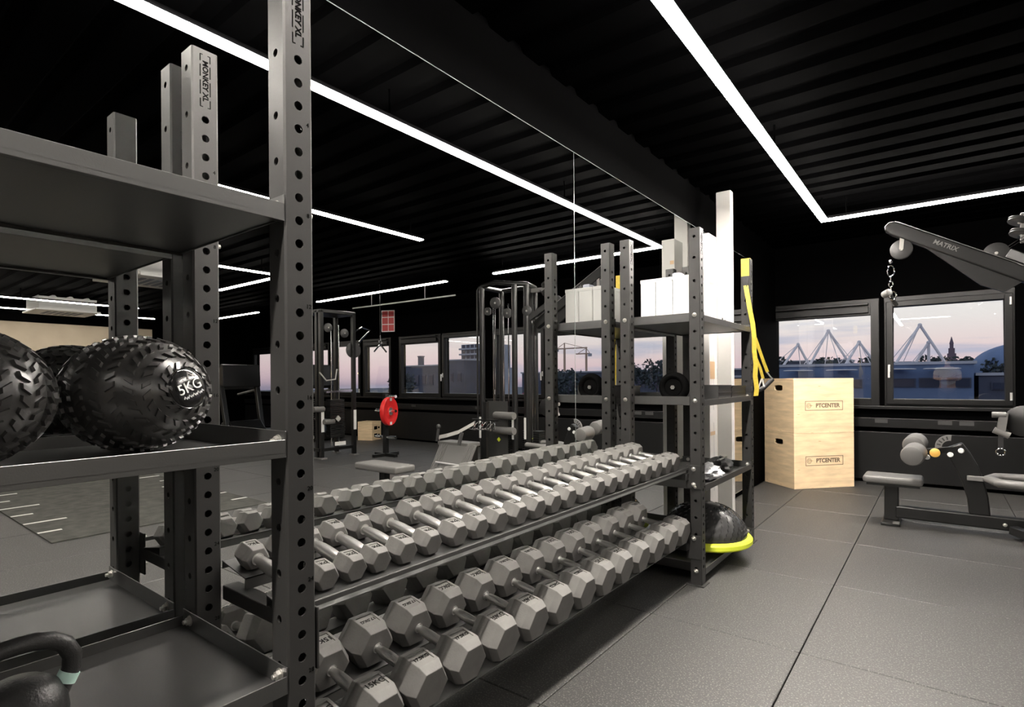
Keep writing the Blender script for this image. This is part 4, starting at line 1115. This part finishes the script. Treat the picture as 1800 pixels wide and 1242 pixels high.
# red sign on the pier between windows
sg = thing('wall_sign', 'red and white framed sign on the wall above the windows, seen in mirror', 'sign', (7.34, YF - 0.13, 2.22), R(-25))
MB().box((-0.14, -0.02, 0), (0.14, 0.0, 0.44)).build('panel', M['redsign'], sg, bevel=0.003)
fm = MB()
for z in (0, 0.145, 0.29, 0.425): fm.box((-0.145, -0.026, z), (0.145, -0.0201, z + 0.016))
fm.box((-0.145, -0.026, 0), (-0.13, -0.0201, 0.44)).box((0.13, -0.026, 0), (0.145, -0.0201, 0.44)).box((-0.01, -0.0255, 0), (0.0, -0.0201, 0.44))
fm.build('frame', M['pvc'], sg)
MB().box((-0.02, 0.0, 0.18), (0.02, 0.13, 0.24)).build('wall_bracket', M['machine'], sg)
tag(MB().tube([(7.35, 6.60, 2.62), (4.70, 6.68, 2.62)], 0.013, 8).tube([(6.8, 6.62, 2.61), (6.8, 6.62, ZC + 0.045)], 0.008, 6).tube([(5.4, 6.66, 2.61), (5.4, 6.66, ZC + 0.045)], 0.008, 6).build('ceiling_pipe', M['conduit'], smooth=True),
    'thin white pipe hung below the ceiling, seen in mirror', 'pipe')
# turf with distance marks
tf = tag(MB().box((3.655, 1.167, 0.0005), (9.2, 2.86, 0.010)).build('training_turf', M['turf'], bevel=0.003), 'dark training turf with white distance marks, seen in mirror', 'turf')
for k in range(11):
    x = 4.06 + 0.452 * k
    Ls = 0.155 if k % 2 == 0 else 0.295
    MB().box((x - 0.02, 1.172, 0.010), (x + 0.02, 1.172 + Ls, 0.0112)).build('distance_mark', M['line'], tf)
    MB().box((x - 0.02, 2.855 - Ls, 0.010), (x + 0.02, 2.855, 0.0112)).build('distance_mark', M['line'], tf)
# treadmills at the far side
def treadmill(loc, rz, label):
    t = thing('treadmill', label, 'treadmill', loc, rz, 'cardio machines')
    MB().box((-0.40, -0.95, 0.03), (0.40, 0.85, 0.20)).build('deck', M['machine'], t, bevel=0.03)
    MB().box((-0.26, -0.90, 0.20), (0.26, 0.70, 0.206)).build('belt', M['paddark'], t)
    MB().prism([(0.40, 0.18), (0.45, 0.42), (0.70, 0.45), (0.95, 0.18)], lambda a, b_, t_: (-0.36 + 0.72 * t_, a, b_)).build('motor_cover', M['machine'], t, bevel=0.03)
    for s in (-1, 1):
        MB().bar((s * 0.38, 0.72, 0.15), (s * 0.40, 0.52, 1.15), 0.07, 0.10).build('upright', M['machine'], t, bevel=0.01)
        MB().tube([(s * 0.40, 0.50, 1.05), (s * 0.42, 0.20, 1.0), (s * 0.42, -0.10, 0.95)], 0.024, 10).build('handrail', M['grey_trim'], t, smooth=True)
    MB().prism([(0.40, 1.06), (0.62, 1.12), (0.60, 1.55), (0.55, 1.56), (0.36, 1.12)], lambda a, b_, t_: (-0.42 + 0.84 * t_, a, b_)).build('console', M['machine'], t, bevel=0.01)
    MB().prism([(0.385, 1.18), (0.548, 1.52), (0.543, 1.525), (0.380, 1.185)], lambda a, b_, t_: (-0.30 + 0.60 * t_, a, b_)).build('screen', M['grey_trim'], t)
    return t
treadmill((10.0, 5.35, 0), R(80), 'black treadmill with sloping console, seen in mirror left of the near front upright')
treadmill((9.1, 6.55, 0), R(80), 'black treadmill farther back, nearest the window in the mirror')
# ceiling air-conditioner cassettes
for x, y, lab in ((12.0, 3.2, 'white ceiling air conditioner seen in mirror above the slam balls'), (6.9, 2.95, 'white ceiling air conditioner seen in mirror between the reflected uprights')):
    t = thing('ceiling_cassette', lab, 'air conditioner', (x, y, 2.58), group='ceiling air conditioners')
    MB().box((-0.45, -0.45, 0.03), (0.45, 0.45, ZC - 2.58 + 0.04)).build('housing', M['pvc'], t, bevel=0.01)
    MB().box((-0.50, -0.50, 0.0), (0.50, 0.50, 0.03)).build('fascia', M['pvc'], t, bevel=0.008)
    for k in range(6): MB().box((-0.28, -0.28 + 0.1 * k, -0.006), (0.28, -0.22 + 0.1 * k, 0.0)).build('louvre', M['o_pale'], t)

# ================================================================== OUTSIDE
tag(MB().box((-160, 9.0, -5.2), (420, 420, -5.0)).build('street_ground', M['o_ground']), None, None, None, 'structure')
def building(name, label, lo, hi, m, wins=(), cat='building', roof=True):
    cx, cy = (lo[0] + hi[0]) / 2, (lo[1] + hi[1]) / 2
    t = thing(name, label, cat, (cx, cy, -5))
    f = lambda p: (p[0] - cx, p[1] - cy, p[2] + 5)
    MB().box(f((lo[0], lo[1], -5)), f(hi)).build('walls', m, t)
    if roof: MB().box(f((lo[0] - 0.15, lo[1] - 0.15, hi[2])), f((hi[0] + 0.15, hi[1] + 0.15, hi[2] + 0.18))).build('roof_edge', M['o_pale'], t)
    for x0, x1, z0, z1 in wins:
        w_ = MB().box(f((x0, lo[1] - 0.10, z0)), f((x1, lo[1] - 0.02, z1))).build('window', M['o_white'] if False else M['o_dark'], t)
        MB().box(f((x0 + (x1 - x0) * 0.06, lo[1] - 0.14, z0 + (z1 - z0) * 0.1)), f((x1 - (x1 - x0) * 0.06, lo[1] - 0.105, z1 - (z1 - z0) * 0.1))).build('pane', M['o_pane'], w_)
    return t
building('sports_hall', 'long blue-grey hall with white roof masts beyond the right windows', (-13, 45, 0), (3.33, 60, 2.05), M['o_blue'],
         [(-1.2, 0.4, 0.55, 1.15), (0.55, 1.7, 0.55, 1.18), (2.0, 3.2, 0.55, 1.18), (-4.4, -2.6, 0.5, 1.1), (-8.0, -5.6, 0.5, 1.1)])
building('low_annex', 'low dark annex beside the blue hall, below the dome', (3.6, 46, 0), (13.2, 58, 1.3), M['o_dark'], [(4.2, 5.6, 0.4, 0.9), (6.4, 7.8, 0.4, 0.9)])
def mast(apex, legs, y, label, stays=()):
    t = thing('roof_mast', label, 'mast', (apex[0], y, 2.2), group='white masts of the sports hall')
    a = Vector((0, 0, apex[1] - 2.2))
    for x, z, dy in legs:
        MB().tube([a, (x - apex[0], dy, z - 2.2)], 0.11, 8).build('leg', M['o_white'], t, smooth=True)
    for x, z, dy in stays:
        MB().tube([a, (x - apex[0], dy, z - 2.2)], 0.035, 6).build('stay', M['o_white'], t, smooth=True)
    MB().sphere(a, 0.16, 10, 6).build('cap', M['o_white'], t, smooth=True)
Ym = 58.0
k_ = Ym / 70.0
def sc(x, z): return (1.638 + (x - 1.638) * k_, 1.2 + (z - 1.2) * k_)
def sl(pts, dy=0): return [(*sc(x, z), dy * (1 if i % 2 else -1)) for i, (x, z) in enumerate(pts)]
mast(sc(-11.13, 5.09), sl([(-12.63, 2.2), (-10.1, 2.2)], 1.5), Ym, 'leftmost small white roof mast', sl([(-13.4, 3.0), (-11.0, 2.3), (-9.6, 2.4)], 0.5))
mast(sc(-8.10, 6.46), sl([(-9.9, 2.2), (-6.0, 2.2)], 1.5), Ym, 'tall white roof mast in the left window', sl([(-10.4, 2.8), (-8.6, 2.2), (-6.8, 2.2), (-5.6, 2.6)], 0.6))
mast(sc(-5.21, 5.06), sl([(-6.5, 2.2), (-3.5, 2.2)], 1.5), Ym, 'small white roof mast next to the window mullion', sl([(-6.9, 2.9), (-5.0, 2.2), (-4.0, 2.4)], 0.5))
mast(sc(0.07, 6.55), sl([(-2.1, 2.2), (2.4, 2.1)], 1.5), Ym, 'tallest white roof mast in the right window', sl([(-2.6, 2.6), (-1.6, 2.2)], 0.6))
mast(sc(0.75, 4.80), sl([(-0.6, 2.2), (0.75, 2.2)], 0.3), Ym + 1, 'short white side mast beside the tallest one', sl([(-0.9, 2.4)], 0.4))
for x, lab in ((-6.4, 'first'), (-3.7, 'second'), (-0.5, 'third'), (1.75, 'fourth')):
    tag(MB().lathe([(0.85, 0.0), (0.95, 0.02), (0.95, 0.05), (0.85, 0.07)], seg=28).bar((0, 0.3, 0.03), (0, 0.84, 0.03), 0.2, 0.05).build('canopy', M['o_white'], smooth=True, loc=(x, 44.0, 1.72)),
        'thin round white canopy on the hall wall, ' + lab + ' from the left', 'canopy', 'canopies on the hall')
building('skyline_block', 'dark flat skyline block behind the left roof masts', (-34, 118, 0), (-11.5, 126, 4.5), M['o_dark'])
building('skyline_house', 'dark house on the skyline right of the tall left mast', (-9.5, 120, 0), (-1.5, 128, 3.9), M['o_dark'])
ct = thing('church_tower', 'dark stepped church tower on the skyline in the right window', 'tower', (3.8, 160, -5))
b = MB()
for w_, z0, z1 in ((2.1, 0, 10.3), (1.6, 10.3, 11.6), (1.15, 11.6, 12.8), (0.7, 12.8, 13.8)):
    b.box((-w_ / 2, -w_ / 2, z0), (w_ / 2, w_ / 2, z1))
b.build('shaft', M['o_stone'], ct)
MB().lathe([(0.42, 13.8), (0.3, 14.3), (0.05, 15.4)], seg=8).build('spire', M['o_stone'], ct)
MB().prism([(1.0, 0), (1.0, 10.0), (1.6, 10.4), (8.0, 10.0), (8.0, 0)], lambda a, b_, t_: (a, -2 + 4 * t_, b_)).build('nave', M['o_stone'], ct)
dm = thing('domed_roof', 'dark curved arena roof at the right edge of the window', 'building', (12.2, 105, -5))
MB().lathe([(7.0, 0.0), (7.0, 7.6)] + [(7.0 * math.cos(a * math.pi / 20), 7.6 + 3.6 * math.sin(a * math.pi / 20)) for a in range(1, 10)] + [(0.05, 11.2)], seg=40).build('dome', M['o_blue'], dm, smooth=True)

def tree(loc, r, h, label, seed, grp='trees outside the windows'):
    rnd = random.Random(seed)
    t = thing('tree', label, 'tree', loc, group=grp)
    MB().tube([(0, 0, 0), (0.05, 0, h * 0.55), (0, 0.05, h * 0.8)], [r * 0.09, r * 0.06, r * 0.02], 8).build('trunk', M['o_stone'], t, smooth=True)
    b = MB()
    for i in range(620):
        th, ph, rr = math.acos(rnd.uniform(-0.75, 1)), rnd.uniform(0, 2 * math.pi), rnd.uniform(0.45, 1.0) ** 0.5
        k = r * rr * (0.82 + 0.25 * math.sin(3 * ph + seed) * math.sin(2 * th))
        p = Vector((k * math.sin(th) * math.cos(ph), k * math.sin(th) * math.sin(ph), h - r * 0.95 + k * math.cos(th) * 0.95))
        s = r * rnd.uniform(0.07, 0.15)
        a = Vector((rnd.uniform(-1, 1), rnd.uniform(-1, 1), rnd.uniform(-1, 1))).normalized() * s
        c = a.orthogonal().normalized() * s * 0.7
        nn = a.cross(c).normalized() * s * 0.12
        b.add([p - a, p + c + nn, p + a, p - c - nn], [(0, 1, 2), (0, 2, 3)])
    tag(b.build('foliage', M['o_leaf'], t), kind='stuff')
    return t
tr = [((-21.5, 104, -5), 4.2, 10.4, 'dark tree far left behind the hall roof'), ((-13.5, 106, -5), 3.2, 10.0, 'dark tree between the left roof masts'),
      ((-7.0, 108, -5), 3.4, 10.0, 'dark tree behind the tall left mast'), ((0.8, 108, -5), 2.8, 9.9, 'dark tree left of the church tower'),
      ((4.6, 112, -5), 3.0, 9.8, 'dark tree right of the church tower'), ((8.4, 100, -5), 2.6, 9.0, 'dark tree below the curved arena roof')]
for i, (lo, r, h, lab) in enumerate(tr): tree(lo, r, h, lab, i)
# what the reflected windows look out on
building('row_house', 'dark low-rise block beyond the reflected fixed window', (58.9, 60, 0), (70, 72, 3.55), M['o_dark'], [(60 + 1.6 * k, 60.9 + 1.6 * k, 0.6, 2.2) for k in range(6)])
ch_ = tag(MB().box((-0.35, -0.35, 0), (0.35, 0.35, 1.4)).box((-0.42, -0.42, 1.4), (0.42, 0.42, 1.55)).build('chimney', M['o_dark'], loc=(64.9, 62.0, 3.73)), 'square chimney on the low-rise block, seen in mirror', 'chimney')
building('side_house', 'dark house with stepped roof beside the low-rise block', (54.0, 60.5, 0), (57.7, 70, 4.25), M['o_dark'], [(54.6, 55.4, 1.0, 2.4), (56.2, 57.0, 1.0, 2.4)])
at = thing('apartment_tower', 'pale apartment tower with rows of balconies, seen in mirror', 'building', (122.5, 140, -5))
MB().box((-6.0, 0, 0), (6.0, 12, 18.6)).build('walls', M['o_pale'], at)
for k in range(6):
    z = 7.5 + 1.85 * k
    bl = MB().box((-6.1, -1.2, z), (6.1, 0.0, z + 0.55)).build('balcony', M['o_pale'], at)
    for j in range(6):
        MB().box((-5.6 + 1.95 * j, -0.06, z + 0.65), (-4.2 + 1.95 * j, -0.005, z + 1.7)).build('window', M['o_pane'], bl)
building('pale_block', 'pale plain block below the apartment tower, seen in mirror', (92, 110, 0), (102.5, 122, 4.6), M['o_pale'], [(93 + 2 * k, 94.2 + 2 * k, 1.0, 2.6) for k in range(4)])
def crane(loc, h, j, label):
    t = thing('tower_crane', label, 'crane', loc, group='construction cranes')
    MB().bar((0, 0, 0), (0, 0, h), 0.7, 0.7).build('mast', M['o_crane'], t)
    MB().bar((-j * 0.35, 0, h), (j, 0, h), 0.5, 0.5).build('jib', M['o_crane'], t)
    MB().bar((0, 0, h), (0, 0, h + 2.4), 0.4, 0.4).tube([(0, 0, h + 2.4), (j * 0.8, 0, h + 0.2)], 0.12, 6).tube([(0, 0, h + 2.4), (-j * 0.33, 0, h + 0.2)], 0.12, 6).build('apex', M['o_crane'], t)
    MB().box((-j * 0.35 - 0.7, -0.5, h - 1.2), (-j * 0.35 + 0.7, 0.5, h)).build('counterweight', M['o_pale'], t)
crane((124.6, 200, -5), 19.6, -11, 'larger tower crane with long jib, seen in mirror')
crane((116.9, 205, -5), 17.4, 5, 'smaller tower crane to its right, seen in mirror')
for i, (x, y, r, h, lab) in enumerate(((20.0, 45, 1.4, 7.9, 'left bushy tree in mirror between far rack uprights'), (16.8, 43.5, 1.6, 8.0, 'right bushy tree in mirror between far rack uprights'),
                                       (27.0, 46, 2.2, 7.5, 'rounded tree in mirror beneath the cranes'), (24.6, 52, 1.9, 7.4, 'rounded tree in mirror beside the seam'), (52.0, 46.6, 2.0, 7.6, 'tree beyond the leftmost reflected window'),
                                       (15.6, 54, 1.4, 7.6, 'tree in mirror beside the white cartons'))):
    tree((x, y, -5), r, h, lab, 40 + i)
building('brick_terrace', 'dark terrace row under the cranes, seen in mirror', (14.5, 64, 0), (46, 72, 2.2), M['o_dark'], [(15 + 2.4 * k, 16.3 + 2.4 * k, 0.2, 1.2) for k in range(12)])
def car(loc, rz, label):
    t = thing('parked_car', label, 'car', loc, rz, 'parked cars')
    MB().prism([(-2.1, 0.3), (-2.1, 0.75), (-1.4, 0.85), (-0.8, 1.4), (0.7, 1.42), (1.3, 0.9), (2.05, 0.8), (2.1, 0.3)], lambda a, b_, t_: (a, -0.85 + 1.7 * t_, b_)).build('body', M['o_car'], t, bevel=0.08)
    for s in (-0.86, 0.86):
        MB().prism([(-1.2, 0.9), (-0.75, 1.32), (0.6, 1.34), (1.05, 0.92)], lambda a, b_, t_: (a, s - 0.01 + 0.02 * t_, b_)).build('window', M['o_pane'], t)
        for x in (-1.3, 1.3):
            MB().cyl((x, s - 0.1, 0.32), (x, s + 0.02, 0.32), 0.32, 18).build('wheel', M['o_pane'], t)
building('parking_deck', 'raised parking deck in front of the low-rise block, seen in mirror', (40, 34, 0), (70, 44, -1.6), M['o_dark'])
car((42.6, 36, -1.42), R(20), 'white parked car left of the other, in leftmost reflected window')
car((43.2, 40.5, -1.42), R(10), 'white parked car right of the other, in leftmost reflected window')
lp = thing('street_lamp', 'lit street lamp beyond the leftmost reflected window', 'lamp', (44.5, 35, -1.42))
MB().tube([(0, 0, 0), (0, 0, 3.2), (0.4, 0, 3.5)], 0.06, 8).build('pole', M['o_dark'], lp, smooth=True)
MB().sphere((0.5, 0, 3.45), 0.16, 12, 8).build('lamp_head', mat('sodium_lamp', (1, 0.8, 0.4), 0.5, emit=((1.0, 0.72, 0.3), 6.0)), lp, smooth=True)
# small garden lamps and bushes by the hall
for i, (x, z) in enumerate(((4.0, -0.55), (4.35, -0.15), (4.75, -0.25))):
    tag(lump(None, 0.32, 0.3, 0.22, 60 + i, 0.3).build('planter_bush', M['o_pale'], smooth=True, loc=(x, 36 + i, z - 0.4)), 'pale flowering bush below the dome, ' + ['left', 'middle', 'right'][i] + ' of three', 'bush', 'pale bushes')
tag(MB().box((3.2, 34, -5), (6.2, 42, -0.97)).build('terrace_wall', M['o_dark']), 'dark planted terrace outside the right window', 'terrace')

# ================================================================== PERSON (behind the viewpoint, reflected in the window)
pe = thing('person', 'person in white t-shirt with folded arms, reflected in the right window', 'person', (1.79, -2.25, 0.002))
def skin(name, verts, edges, radii, m, parent, root=0, sub=2):
    me = bpy.data.meshes.new(name)
    me.from_pydata(verts, edges, [])
    o = obj(name, me, parent)
    o.modifiers.new('skin', 'SKIN')
    for i, r_ in enumerate(radii):
        me.skin_vertices[0].data[i].radius = r_ if isinstance(r_, tuple) else (r_, r_)
    me.skin_vertices[0].data[root].use_root = True
    sm = o.modifiers.new('sub', 'SUBSURF'); sm.levels = sub; sm.render_levels = sub
    dg = bpy.context.evaluated_depsgraph_get()
    bpy.context.view_layer.update()
    me2 = bpy.data.meshes.new_from_object(o.evaluated_get(bpy.context.evaluated_depsgraph_get()))
    o.modifiers.clear(); o.data = me2
    for f in me2.polygons: f.use_smooth = True
    me2.materials.clear(); me2.materials.append(m)
    return o
V = [(0, 0, 0.95), (0, 0, 1.15), (0, 0, 1.36), (0, 0, 1.46), (0, 0.01, 1.53), (0, 0.02, 1.62), (0, 0.02, 1.71),
     (-0.18, 0, 1.40), (-0.25, 0.02, 1.17), (-0.06, 0.20, 1.16), (0.10, 0.20, 1.20),
     (0.18, 0, 1.40), (0.25, 0.02, 1.17), (0.06, 0.24, 1.14), (-0.10, 0.22, 1.16),
     (-0.10, 0, 0.88), (-0.11, 0.01, 0.50), (-0.12, -0.01, 0.08), (-0.13, 0.14, 0.035),
     (0.10, 0, 0.88), (0.11, 0.01, 0.50), (0.12, -0.01, 0.08), (0.13, 0.14, 0.035)]
E_ = [(0, 1), (1, 2), (2, 3), (3, 4), (4, 5), (5, 6), (2, 7), (7, 8), (8, 9), (9, 10), (2, 11), (11, 12), (12, 13), (13, 14), (0, 15), (15, 16), (16, 17), (17, 18), (0, 19), (19, 20), (20, 21), (21, 22)]
Rd = [(0.16, 0.11), (0.14, 0.10), (0.17, 0.11), 0.06, 0.055, (0.078, 0.095), (0.06, 0.075), 0.065, 0.05, 0.040, 0.030, 0.065, 0.05, 0.040, 0.030,
      0.085, 0.062, 0.042, 0.038, 0.085, 0.062, 0.042, 0.038]
skin('body', V, E_, Rd, M['skin'], pe)
tv = [V[0], V[1], V[2], (0, 0, 1.43), V[7], (-0.232, 0.012, 1.24), V[11], (0.232, 0.012, 1.24)]
skin('t_shirt', tv, [(0, 1), (1, 2), (2, 3), (2, 4), (4, 5), (2, 6), (6, 7)], [(0.185, 0.135), (0.17, 0.125), (0.195, 0.135), 0.085, 0.082, 0.072, 0.082, 0.072], M['tee'], pe)
skin('trousers', [(0, 0, 0.96), (-0.10, 0, 0.86), (-0.11, 0.01, 0.5), (-0.12, -0.01, 0.10), (0.10, 0, 0.86), (0.11, 0.01, 0.5), (0.12, -0.01, 0.10)], [(0, 1), (1, 2), (2, 3), (0, 4), (4, 5), (5, 6)],
     [(0.175, 0.125), 0.100, 0.080, 0.062, 0.100, 0.080, 0.062], M['jeans'], pe)
MB().sphere((0, 0.0, 1.665), 0.102, 20, 12, (0.84, 1.0, 0.92)).build('hair', M['hair'], pe, smooth=True)
fc = MB().sphere((-0.030, 0.100, 1.645), 0.011, 10, 6).sphere((0.030, 0.100, 1.645), 0.011, 10, 6)
fc.build('eyes', M['gloss'], pe, smooth=True)
MB().sphere((0, 0.112, 1.615), 0.014, 10, 6, (0.8, 1, 1.5)).sphere((-0.080, 0.02, 1.625), 0.022, 10, 6, (0.4, 0.8, 1.2)).sphere((0.080, 0.02, 1.625), 0.022, 10, 6, (0.4, 0.8, 1.2)).build('nose_and_ears', M['skin'], pe, smooth=True)
def fingers(base, d, side):
    base, d = Vector(base), Vector(d).normalized()
    f = MB()
    for k, ln in enumerate((0.062, 0.072, 0.068, 0.054)):
        o = base + Vector((0, 0.0, 0.026 - 0.018 * k))
        f.tube([o, o + d * ln * 0.5 + Vector((0, 0.006, 0)), o + d * ln + Vector((0, -0.012, 0))], [0.009, 0.0085, 0.007], 8)
    o = base - d * 0.03 + Vector((0, 0, 0.03))
    f.tube([o, o + d * 0.03 + Vector((0, 0, 0.028)), o + d * 0.05 + Vector((0, 0, 0.035))], [0.010, 0.009, 0.008], 8)
    f.sphere(base - d * 0.03, 0.04, 12, 8, (1, 0.5, 0.95))
    return f
fingers((0.12, 0.205, 1.20), (1, -0.5, 0.1), 1).build('hand', M['skin'], pe, smooth=True)
fingers((-0.12, 0.225, 1.16), (-1, -0.5, 0.05), -1).build('hand', M['skin'], pe, smooth=True)
MB().box((-0.17, -0.10, 0.0), (-0.08, 0.20, 0.075)).build('shoe', M['gloss'], pe, bevel=0.02)
MB().box((0.08, -0.10, 0.0), (0.17, 0.20, 0.075)).build('shoe', M['gloss'], pe, bevel=0.02)
MB().tube(arc((0.20, 0.165, 1.168), 0.044, 0, 2 * math.pi, 16, (0.4, 0.9, 0), (0, 0, 1))[:-1], 0.008, 8, closed=True).build('wristwatch', M['silver'], pe, smooth=True)
